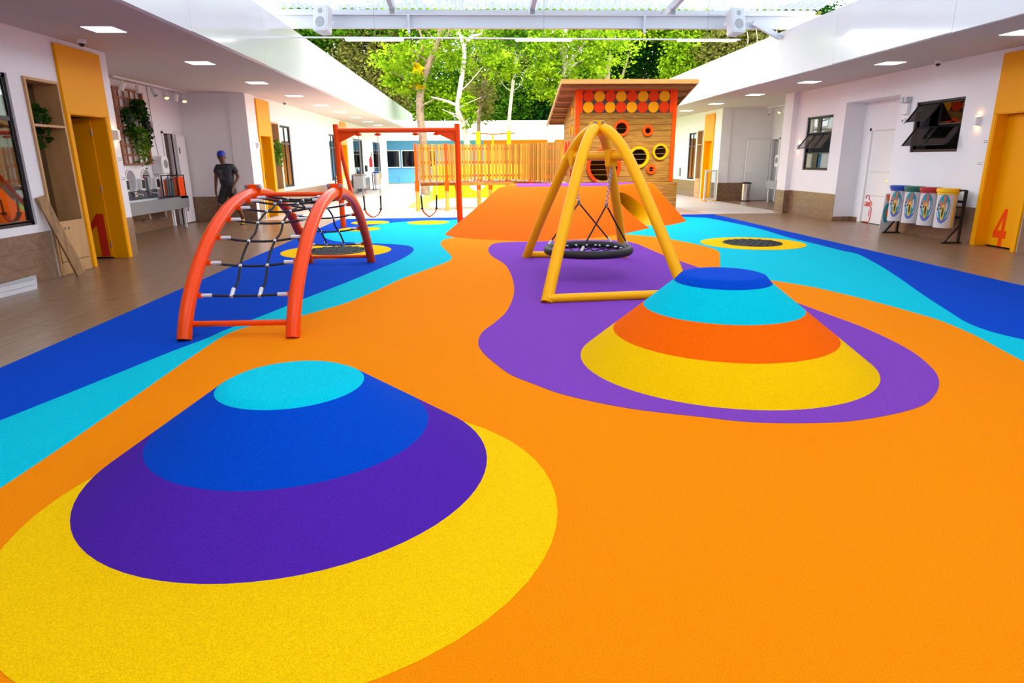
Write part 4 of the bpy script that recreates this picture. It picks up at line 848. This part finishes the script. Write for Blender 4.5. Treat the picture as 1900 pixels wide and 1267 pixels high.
MB().disc((8.23, .4), .075, -.003, 0, YF(12.76), 24, 2.6).build('teal_drop', 'gr_teal', ep); MB().disc((8.235, .4), .03, -.005, -.003, YF(12.76), 18, 3.).build('orange_drop', 'gr_orange', ep)
MB().prism([(8.17, .76), (8.3, .76), (8.22, .6)], -.003, 0, YF(12.76)).build('orange_drip', 'gr_orange', ep)
def cylp(poly, y, R, mb, off):
    n = len(poly); c = (sum(p[0] for p in poly) / n, sum(p[1] for p in poly) / n)
    sh = .72; vs = [(8.28 - (R + off) * math.cos(p[0] + sh), y - (R + off) * math.sin(p[0] + sh), p[1]) for p in poly] + [(8.28 - (R + off) * math.cos(c[0] + sh), y - (R + off) * math.sin(c[0] + sh), c[1])]
    return mb.add(vs, [(i, (i + 1) % n, n) for i in range(n)])
def el(c, z, a, b, n=24, top=1.): return [(c + a * math.cos(2 * math.pi * k / n), z + b * math.sin(2 * math.pi * k / n) * (top if math.sin(2 * math.pi * k / n) > 0 else 1)) for k in range(n)]
for i, (y, m, nm) in enumerate(((12.52, 'lid_blue', 'blue'), (12.08, 'lid_green', 'green'), (11.63, 'lid_red', 'red'), (11.18, 'lid_yellow', 'yellow'))):
    R = .155; t = thing('recycling_bin', 'patterned recycling bin with a %s lid on the black frame' % nm, 'bin', (8.28, y, .27), group='recycling bins on the black frame')
    MB().lathe([(R, 0), (R, .6), (R - .01, .6), (R - .01, .02)], 32, (8.28, y, .27)).build('drum', 'bin_white', t, smooth=True)
    l_ = MB().lathe([(R + .012, 0), (R + .012, .035), (R + .03, .04), (R + .03, .09), (R + .01, .1)], 32, (8.28, y, .85)).build('lid', m, t, smooth=True); l_.data.transform(Matrix.Shear('XY', 4, (0, 0)))
    if nm == 'yellow': cylp([(.95, .28), (1.2, .28), (1.2, .86), (.95, .86)], y, R, MB(), .0016).build('yellow_stripe', 'lid_yellow', t)
    cylp([(-.75, .9 - .05), (-.72, .6), (-.5, .78), (-.3, .58), (-.1, .76), (.15, .62), (.3, .86)], y, R, MB(), .001).build('orange_flame', 'gr_orange', t)
    cylp(el(-.05, .60, .68, .25), y, R, MB(), .002).build('purple_drop', 'gr_purple', t); cylp(el(-.05, .63, .54, .22), y, R, MB(), .003).build('teal_drop', 'gr_teal', t)
    cylp([(-.1, .84), (.15, .84), (.06, .66), (.0, .6), (-.04, .68)], y, R, MB(), .0035).build('orange_drip', 'gr_orange', t)
    cylp(el(-.05, .54, .19, .14), y, R, MB(), .004).build('yellow_drop', 'gr_yellow', t); cylp(el(-.05, .54, .085, .085), y, R, MB(), .005).build('dark_drop', 'gr_dark', t)
    for k in range(3):
        a0 = math.pi / 2 + k * 2 * math.pi / 3; q = lambda r, a: (-.5 + r * 5.5 * math.cos(a), .62 + r * math.sin(a))
        cylp([q(.05, a0 - .5), q(.05, a0 + .2), q(.065, a0 + .2), q(.045, a0 + .75), q(.018, a0 + .3), q(.03, a0 + .2), q(.03, a0 - .5)], y, R, MB(), .0055).build('recycle_arrow', 'black_metal', t)
# right recess things
ds = struct(MB().box(10.42, 10.47, 22.62, 22.68, 0, 2.14).box(10.42, 10.47, 23.2, 23.24, 0, 2.14).box(10.42, 10.47, 22.62, 23.24, 2.1, 2.16), 'door_3', 'white_wall'); MB().box(10.55, 10.58, 22.68, 23.24, 0, 2.1).build('door_leaf', 'grey_wall', ds)
lf = MB().box(9.55, 10.4, 23.24, 23.28, .01, 2.1).build('open_leaf', 'white_plastic', ds); MB().box(9.6, 9.64, 23.2, 23.24, .98, 1.02).box(9.6, 9.76, 23.19, 23.21, .985, 1.01).build('handle', 'chrome', lf)
tb = thing('pedal_bin', 'stainless steel cylinder bin in front of the open white door', 'bin', (9.52, 22.95, 0)); MB().lathe([(.17, 0), (.17, .03)], 24, (9.52, 22.95, 0)).build('base', 'black_metal', tb); MB().lathe([(.165, .03), (.165, .6)], 24, (9.52, 22.95, 0)).build('drum', 'chrome', tb, smooth=True); MB().lathe([(.172, .6), (.172, .64), (.1, .66)], 24, (9.52, 22.95, 0)).build('lid', 'black_metal', tb)
c2 = thing('recess_counter', 'pale blue grey basin counter in the recess beside the stainless bin', 'sink', (10.2, 20.3, .46)); MB().box(9.95, 10.44, 19.0, 22.35, .46, .72).build('trough', 'grey_wall', c2, bevel=.01); MB().box(10.0, 10.04, 22.2, 22.24, 0, .46).build('support_leg', 'white_metal', c2)
paper_disp(10.44, 22.25, 1.17, -1, 'white paper dispenser above the pale counter in the recess with the stainless bin')
tk2 = thing('track_light', 'white ceiling track with two spotlights in the recess with the stainless bin', 'track light', (10.1, 22.0, CH)); MB().box(10.08, 10.12, 19, 23.1, CH - .03, CH).build('track', 'white_plastic', tk2)
spot(tk2, 10.1, 22.9, 0, -.3, -.2); spot(tk2, 10.1, 22.1, 1, -.5, -.3); spot(tk2, 10.1, 20.8, 0, -.3, .2)
gt = thing('safety_gate', 'pale wooden framed safety gate standing before a yellow doorway', 'gate', (8.3, 23.2, 0))
for x in (8.12, 8.5): MB().box(x - .03, x + .03, 23.16, 23.22, 0, 1.08).build('stile', 'cream', gt)
for z in (.08, 1.05): MB().box(8.15, 8.47, 23.17, 23.21, z - .03, z + .03).build('rail', 'cream', gt)
MB().box(8.15, 8.47, 23.185, 23.195, .11, 1.02).build('panel', 'glass', gt)
for x in (8.12, 8.5): MB().box(x - .03, x + .03, 23.0, 23.4, 0, .03).build('foot', 'amber_paint', gt)
# far left wall furniture
def bin_rack(y, n, lids, label, x=-5.45):
    t = thing('far_bin_rack', label, 'bin stand', (x, y, 0))
    for yy in (y - .1, y + n * .42): MB().box(x - .02, x + .02, yy - .02, yy + .02, 0, .9).build('post', 'black_metal', t); MB().box(x - .18, x + .18, yy - .02, yy + .02, 0, .025).build('foot', 'black_metal', t)
    MB().box(x - .02, x + .02, y - .1, y + n * .42, .7, .74).build('crossbar', 'black_metal', t)
    for k in range(n):
        b = thing('recycling_bin', 'striped recycling bin with a %s lid on %s' % (lids[k], 'the rack behind the orange swing post' if y < 30 else 'the far rack by the fire extinguisher'), 'bin', (x + .17, y + .12 + k * .42, .25), group='bins on far racks')
        MB().lathe([(.15, 0), (.15, .6)], 20, tuple(b.location)).build('drum', 'bin_white', b, smooth=True); MB().lathe([(.17, .6), (.17, .68)], 20, tuple(b.location)).build('lid', 'lid_' + lids[k], b)
        for a in (-.9, -.4, .1): MB().lathe([(.012, 0), (.012, .58)], 6, (b.location.x + .15 * math.cos(a), b.location.y + .15 * math.sin(a), .26)).build('stripe', 'gr_yellow', b)
bin_rack(26.0, 2, ('yellow', 'red'), 'black bin rack against the wall behind the orange swing post'); bin_rack(35.2, 2, ('blue', 'yellow'), 'black bin rack below the fire extinguisher on the far wall')
fe = thing('fire_extinguisher', 'red fire extinguisher hung on the far white wall', 'extinguisher', (WL + .1, 36.2, 1.15)); MB().lathe([(.05, 0), (.085, .03), (.085, .42), (.04, .5), (.03, .55)], 16, (WL + .1, 36.2, 1.15)).build('cylinder', 'ext_red', fe, smooth=True)
MB().tube(cr([(WL + .1, 36.2, 1.7), (WL + .12, 36.3, 1.9), (WL + .12, 36.42, 1.85), (WL + .12, 36.4, 1.6)], 4), .015, 6).build('hose', 'black_metal', fe)
ws = thing('wash_trolley', 'pale grey stainless washing unit against the far white wall', 'sink', (-5.45, 31.2, 0)); MB().box(-5.7, -5.2, 30.8, 31.7, .82, .9).build('top', 'stainless', ws, bevel=.01); MB().box(-5.68, -5.25, 30.85, 31.65, .25, .82).build('cabinet', 'grey_wall', ws)
for y in (30.85, 31.6): MB().box(-5.3, -5.26, y, y + .04, 0, .25).build('leg', 'steel', ws)
MB().tube(cr([(-5.6, 31.25, .9), (-5.6, 31.25, 1.12), (-5.5, 31.25, 1.15), (-5.45, 31.25, 1.08)], 4), .02, 8).build('tap', 'chrome', ws)
MB().box(WL, WL + .1, 34.7, 34.95, .95, 1.25).build('wall_box', 'black_metal', loc=(WL + .05, 34.82, .95), label='small black box on the far wall between door glass and fire extinguisher', cat='box'); MB().box(WR - .06, WR, 27.6, 27.75, .75, 1.1).build('wall_box', 'grey_plastic', loc=(WR, 27.67, .75), label='small grey box on the wall beside the playhouse roof side window', cat='box')
# ------------------------------------------------------------------ far building
fb = struct(MB().box(-9, .5, 46, 46.3, 0, 2.75), 'wall_back_blue', 'blue_paint'); struct(MB().box(.5, 16, 46, 46.3, 0, 2.75), 'wall_back_orange', 'orange_wall')
struct(MB().box(-10, 17, 44.6, 46.4, 2.75, 3.95), 'fascia_back', 'white_wall')
for i, (a, b) in enumerate(((-6.3, -5.2), (-5.1, -3.9), (-3.85, -2.7))):
    w = struct(MB().box(a, b, 45.93, 46, 1.0, 1.06).box(a, b, 45.93, 46, 2.1, 2.16).box(a, a + .06, 45.93, 46, 1.06, 2.1).box(b - .06, b, 45.93, 46, 1.06, 2.1), 'window_%d' % (9 + i), 'white_plastic'); MB().box(a + .06, b - .06, 45.95, 45.96, 1.06, 2.1).build('glass_pane', 'glass_dark', w)
be = thing('picnic_bench', 'small pale blue bench against the far blue wall', 'bench', (-5.6, 44.6, 0)); MB().box(-6.2, -4.9, 44.4, 44.8, .42, .48).build('seat', 'blue_paint', be)
for x in (-5.95, -5.2): MB().box(x - .04, x + .04, 44.5, 44.7, 0, .42).build('leg', 'blue_paint', be)
# ------------------------------------------------------------------ person
pn = thing('person', 'person in a blue cap, dark printed t-shirt and dark shorts walking past the washbasin', 'person', (-6.02, 16.25, .002))
def skin(name, chains, m, root, parent=pn, sub=2):
    """chains: list of lists of (key, xyz, r) sharing keys"""
    me = bpy.data.meshes.new(name); bm = bmesh.new(); V = {}; lay = bm.verts.layers.skin.verify()
    for chn in chains:
        prev = None
        for k, p, r in chn:
            if k not in V:
                v = bm.verts.new(p); v[lay].radius = (r, r) if not isinstance(r, tuple) else r; v[lay].use_root = (k == root); V[k] = v
            if prev is not None and bm.edges.get((V[prev], V[k])) is None: bm.edges.new((V[prev], V[k]))
            prev = k
    bm.to_mesh(me); bm.free(); o = bpy.data.objects.new(name, me); C.objects.link(o); o.parent = parent; me.materials.append(MT[m])
    o.modifiers.new('skin', 'SKIN').use_smooth_shade = True; sb = o.modifiers.new('sub', 'SUBSURF'); sb.levels = sub; sb.render_levels = sub
    return o
pel, che, nec = ('pel', (.03, 0, .93), (.15, .11)), ('che', (.025, -.01, 1.24), (.155, .11)), ('nec', (0, -.02, 1.45), .055)
def hand(w, d, s, nm):
    """five fingers from the wrist w along d; s = side of the thumb"""
    w = Vector(w); d = Vector(d).normalized(); sd = Vector((0, s, 0)); pk = (nm + 'palm', tuple(w + d * .06), (.034, .02)); out = [[(nm + 'wr', tuple(w), .027), pk]]
    for i, L in enumerate((.07, .08, .074, .058)):
        b = w + d * .1 + sd * (.028 - i * .019); out.append([pk, (nm + 'k%d' % i, tuple(b), .0095), (nm + 'm%d' % i, tuple(b + d * L * .55 + Vector((.01, 0, 0))), .009), (nm + 't%d' % i, tuple(b + d * L + Vector((.022, 0, .004))), .007)])
    out.append([pk, (nm + 'th1', tuple(w + d * .06 + sd * .045), .011), (nm + 'th2', tuple(w + d * .1 + sd * .058), .009)])
    return out
rw, lw = (-.235, -.07, .84), (.215, -.13, .93)
body = skin('body', [[pel, che, nec, ('jaw', (-.012, -.05, 1.535), (.062, .072)), ('hd', (-.016, -.035, 1.60), (.078, .092)), ('top', (-.018, -.02, 1.675), (.066, .08))],
    [che, ('rs', (-.16, 0, 1.385), .056), ('re', (-.225, .015, 1.12), .043), (('r') + 'wr', rw, .027)], [che, ('ls', (.215, 0, 1.385), .056), ('le', (.30, .04, 1.14), .043), ('lwr', lw, .027)],
    [pel, ('rh', (-.065, 0, .88), .085), ('rk', (-.165, -.11, .49), .056), ('rc', (-.22, -.11, .33), .054), ('ra', (-.285, -.15, .085), .036), ('rf', (-.295, -.27, .04), .036)],
    [pel, ('lh', (.125, 0, .88), .085), ('lk', (.19, -.02, .49), .056), ('lc', (.22, .08, .34), .054), ('la', (.25, .2, .11), .036), ('lt', (.25, .1, .04), .036)]] + hand(rw, (.05, -.1, -1), -1, 'r') + hand(lw, (-.2, -.2, -.9), -1, 'l'), 'skin', 'pel')
def W2(p): return tuple(Vector(p) + pn.location)
MB().lathe([(.001, -.012), (.014, -.012), (.009, .03), (.001, .045)], 8, W2((-.024, -.128, 1.578))).build('nose', 'skin', pn, smooth=True)
for dx_ in (-.03, .024): MB().ball(W2((-.022 + dx_, -.112, 1.607)), .0085, 8, 5).build('eye', 'black_metal', pn)
for dx_ in (-.083, .077): MB().ball(W2((-.018 + dx_, -.02, 1.595)), .022, 8, 6, 1.5).build('ear', 'skin', pn, smooth=True)
MB().box(-6.02 - .045, -6.02 + .005, 16.25 - .128, 16.25 - .115, 1.548, 1.556).build('mouth', 'brown_dark', pn)
skin('t_shirt', [[('h', (.03, 0, .80), (.185, .14)), ('w', (.03, 0, 1.05), (.175, .132)), ('c', (.025, -.01, 1.24), (.185, .135)), ('n', (.02, -.01, 1.40), (.13, .095)), ('nn', (.008, -.015, 1.445), (.07, .065))],
    [('c', 0, 0), ('rs', (-.15, 0, 1.375), .082), ('rv', (-.212, .008, 1.21), .074)], [('c', 0, 0), ('ls', (.205, 0, 1.375), .082), ('lv', (.272, .02, 1.22), .074)]], 'shirt', 'c')
skin('shorts', [[('w', (.03, 0, 1.0), (.16, .12)), ('p', (.03, 0, .88), (.17, .13)), ('r1', (-.07, -.02, .78), .108), ('r2', (-.15, -.09, .5), .11)], [('p', 0, 0), ('l1', (.13, -.005, .78), .108), ('l2', (.185, -.015, .5), .11)]], 'shorts', 'p')
cp = MB(); hc = W2((-.018, -.02, 1.665)); cp.lathe([(.102, -.03), (.104, .0), (.098, .035), (.075, .068), (.04, .085), (.002, .09)], 22, hc, .93, 1.08).build('cap', 'cap_blue', pn, smooth=True)
MB().prism([(hc[0] + .085 * math.cos(a), hc[1] - .085 + .1 * math.sin(a)) for a in np.linspace(math.pi, 2 * math.pi, 14)], hc[2] - .035, hc[2] - .022).build('cap_peak', 'cap_blue', pn)
for a, z, yaw, nm in (((-.29, -.2, .0), .0, 0, 'r'), ((.25, .13, .0), .02, 0, 'l')):
    c = W2(a); MB().prism(cr([(c[0] - .045, c[1] + .1), (c[0] - .05, c[1] - .06), (c[0] - .03, c[1] - .15), (c[0] + .03, c[1] - .15), (c[0] + .05, c[1] - .06), (c[0] + .045, c[1] + .1)], 4, True), c[2], c[2] + .028).build('shoe_sole', 'shoe_dark', pn)
    MB().lathe([(.045, 0), (.05, .03), (.042, .07), (.03, .1)], 14, (c[0], c[1] - .01, c[2] + .026), .95, 2.3).build('shoe', 'shoe', pn, smooth=True)
for r in range(2):
    for i in range(6 - r): x = -6.02 - .085 + i * .036 + r * .02; MB().box(x, x + .012, 16.25 - .147, 16.25 - .142, 1.225 - r * .12, 1.315 - r * .115).build('shirt_print', 'print_grey', pn)
# ------------------------------------------------------------------ trees
def leaves(name, par, cent, rad, n, size, m, seed, clus=26, droop=0.):
    rg = np.random.default_rng(seed); k = max(1, n // clus); cent = np.array(cent, float).reshape(-1, 3); rad = np.array(rad, float).reshape(-1, 3)
    which = rg.integers(0, len(cent), k); v = rg.normal(size=(k, 3)); v /= np.linalg.norm(v, axis=1)[:, None]
    cc = cent[which] + v * rad[which] * (rg.random((k, 1)) ** .38)
    cs = (.22 + .3 * rg.random((k, 1))) * rad[which].min(axis=1, keepdims=True) * .55
    p = np.repeat(cc, clus, 0) + rg.normal(size=(k * clus, 3)) * np.repeat(cs, clus, 0) * np.array([1.15, 1.15, .7])
    if droop: p[:, 2] -= droop * rg.random(len(p)) ** 2
    N = len(p); a = rg.normal(size=(N, 3)) * [1, 1, .55]; a /= np.linalg.norm(a, axis=1)[:, None]
    b = np.cross(a, rg.normal(size=(N, 3))); b /= np.linalg.norm(b, axis=1)[:, None]; L = size * (.6 + .8 * rg.random((N, 1)))
    vs = np.stack([p - a * L * .5, p + b * L * .27, p + a * L * .5, p - b * L * .27], 1).reshape(-1, 3)
    off = np.array(par.location); me = bpy.data.meshes.new(name); me.vertices.add(4 * N); me.vertices.foreach_set('co', (vs - off).astype(np.float32).ravel())
    me.loops.add(4 * N); me.loops.foreach_set('vertex_index', np.arange(4 * N, dtype=np.int32)); me.polygons.add(N); me.polygons.foreach_set('loop_start', np.arange(0, 4 * N, 4, dtype=np.int32))
    me.update(calc_edges=True); me.validate(); me.materials.append(MT[m]); o = bpy.data.objects.new(name, me); C.objects.link(o); o.parent = par; o['kind'] = 'stuff'; return o
def limb(par, pts, r0, r1, m, nm='branch'):
    P = cr(pts, 4); n = len(P); return MB().tube(P, [r0 + (r1 - r0) * i / (n - 1) for i in range(n)], 9).build(nm, m, par, smooth=True)
def pxl(Y, pts): return [ay(x, y, Y) for x, y in pts]
def tree(label, Y, trunk, r, bark, crowns, n, size, lm, seed, branches=(), droop=0.):
    b = ay(*trunk[0], Y); t = thing('tree', label, 'tree', (b[0], Y, 0))
    limb(t, [(b[0], Y, -.05)] + pxl(Y, trunk), r, r * .55, bark, 'trunk')
    rg = random.Random(seed)
    for k_ in range(5):
        x_, y_ = rg.choice(trunk[1:]); sgn = rg.choice((-1, 1)); limb(t, [ay(x_, y_, Y), ay(x_ + sgn * rg.uniform(8, 16), y_ - rg.uniform(8, 18), Y - .3), ay(x_ + sgn * rg.uniform(20, 45), y_ - rg.uniform(22, 50), Y - rg.uniform(-.5, 1.2))], r * .22, r * .06, bark, 'twig')
    for br in branches: limb(t, [ay(q[0], q[1], Y) for q in br], r * .5, r * .14, bark)
    k = Y / FPX; cs = [ay(c[0], c[1], Y) for c in crowns]; rs_ = [(c[2] * k, max(1.2, c[2] * k * .8), c[3] * k) for c in crowns]
    leaves('foliage', t, cs, rs_, int(n * (1.25 if Y < 40 else 2.4)), size * .62, lm, seed, clus=30, droop=droop); return t
# individual trees standing in the yard
tree('tall tree with a forked grey-brown trunk and a yellow bromeliad, next to the walkway', 30, [(786, 270), (779, 205), (782, 160), (795, 120), (812, 80), (822, 30)], .2, 'bark', [(800, 20, 90, 40), (735, 110, 45, 30), (745, 150, 40, 22), (820, 95, 50, 30)], 4200, .26, 'leaf_bright', 31, [[(781, 160), (772, 120), (785, 80), (770, 40)], [(800, 110), (830, 70), (835, 30)], [(783, 172), (740, 140), (715, 128)]])
br_ = thing('bromeliad', 'yellow bromeliad growing in the fork of the brown tree trunk', 'plant', ay(781, 150, 29.75)); leaves('foliage', br_, ay(778, 143, 29.75), (.35, .25, .4), 260, .4, 'leaf_yellow', 77, 26)
tree('slim pale tree with a crooked forked trunk and yellow-green creeper', 29, [(868, 280), (860, 230), (850, 205), (853, 170), (862, 110), (861, 85)], .15, 'bark_pale', [(870, 30, 90, 32), (905, 110, 55, 45), (930, 125, 30, 22), (868, 200, 12, 35)], 3800, .24, 'leaf_bright', 32, [[(861, 88), (853, 60), (850, 30)], [(861, 90), (875, 68), (893, 62), (895, 35)], [(858, 200), (830, 188), (800, 180)]])
tree('slender straight pale tree behind the yellow timber posts', 31, [(944, 270), (945, 220), (950, 170), (956, 120), (960, 70)], .1, 'bark_pale', [(955, 70, 75, 40), (985, 40, 70, 35)], 3000, .26, 'leaf_mid', 33, [[(956, 120), (975, 80), (990, 50)]])
tree('white-barked tree with a spreading crown beside the playhouse roof', 28, [(1022, 270), (1034, 200), (1046, 140), (1047, 100), (1048, 60), (1052, 20)], .17, 'bark_pale', [(1080, 60, 90, 40), (1120, 85, 70, 45), (1020, 110, 45, 45), (1015, 150, 40, 35), (1085, 130, 75, 40)], 6500, .24, 'leaf_bright', 34, [[(1046, 130), (1070, 100), (1090, 70), (1098, 40)], [(1047, 110), (1030, 70), (1020, 40)], [(1045, 150), (1065, 120), (1100, 105)]])
tree('thin bare-stemmed tree with hanging moss between two pale trunks', 33, [(890, 280), (888, 230), (892, 190), (900, 150), (915, 110)], .12, 'bark', [(915, 90, 60, 45), (890, 170, 30, 35)], 2200, .26, 'leaf_olive', 35, [[(890, 200), (903, 185), (910, 165)]], .8)
# forest behind the far building
FT = [('tall dark tree over the end of the trellis side fascia', 52, 590, .3, [(590, 100, 70, 60), (640, 150, 50, 55), (575, 60, 40, 30)], 6000, 'leaf_mid', 41), ('olive drooping tree between the bromeliad trunk and the trellis side fascia', 50, 690, .26, [(690, 90, 60, 55), (720, 150, 40, 60)], 5200, 'leaf_olive', 42),
    ('bright green tree behind the bromeliad trunk', 54, 745, .28, [(745, 130, 55, 55), (790, 190, 60, 45), (700, 185, 50, 45)], 6500, 'leaf_bright', 43), ('mid green tree above the white far fascia behind the pale forked trunk', 56, 880, .3, [(880, 100, 80, 65), (840, 180, 60, 50), (930, 190, 55, 40)], 8000, 'leaf_mid', 44),
    ('deep green tree filling the shade above the orange far wall', 58, 980, .32, [(980, 130, 80, 70), (960, 205, 70, 35), (1010, 205, 50, 40)], 8500, 'leaf_dark', 45), ('dense dark green tree above the playhouse roof', 55, 1190, .34, [(1180, 90, 85, 65), (1230, 110, 60, 60), (1130, 130, 60, 50)], 9500, 'leaf_dark', 46),
    ('light green tree beyond the playhouse roof end facing the recycling bin side', 50, 1290, .28, [(1290, 90, 50, 50), (1270, 130, 40, 35), (1320, 60, 50, 35)], 6000, 'leaf_bright', 47), ('vine-hung olive tree beneath the diagonal brace', 48, 1390, .28, [(1390, 70, 70, 45), (1350, 100, 50, 40), (1450, 50, 60, 30)], 6000, 'leaf_olive', 48),
    ('mid green tree over the recycling bin side fascia', 60, 1430, .3, [(1440, 90, 90, 60), (1500, 50, 60, 40)], 5000, 'leaf_dark', 49), ('dark evergreen deep in the woods behind the bromeliad trunk', 64, 780, .34, [(780, 130, 100, 80), (700, 190, 80, 50), (860, 200, 70, 50)], 8000, 'leaf_dark', 50),
    ('dark evergreen deep in the woods behind the white-barked tree', 66, 1070, .34, [(1070, 120, 110, 80), (1130, 190, 80, 50), (1010, 60, 80, 50)], 8000, 'leaf_dark', 51), ('high canopy tree crossing above the canopy beam', 50, 650, .3, [(660, 50, 90, 30), (760, 40, 80, 28), (560, 40, 40, 25)], 6000, 'leaf_mid', 52), ('high bright canopy tree over the white-barked trunk', 52, 1130, .3, [(1110, 40, 90, 30), (1020, 40, 70, 28), (1230, 45, 80, 28), (940, 45, 60, 30)], 7500, 'leaf_bright', 53)]
for lb, Y, x, r, cr_, n, lm, sd in FT:
    x0 = x; tr_ = tree(lb, Y, [(x0, 300), (x0 + 4, 220), (x0 - 3, 150), (x0 + 5, 90)], r, 'bark', cr_, n, .42, lm, sd, [[(x0, 190), (x0 + 25, 140), (x0 + 40, 90)], [(x0, 170), (x0 - 25, 130), (x0 - 35, 90)]])
    if sd == 48:
        for x in (1385, 1402, 1425, 1440): MB().tube(cr([ay(x, 50, 46.5), ay(x + 3, 75, 46.5), ay(x - 2, 95, 46.5), ay(x, 118, 46.5)], 4), .04, 6).build('hanging_vine', 'bark_pale', tr_)
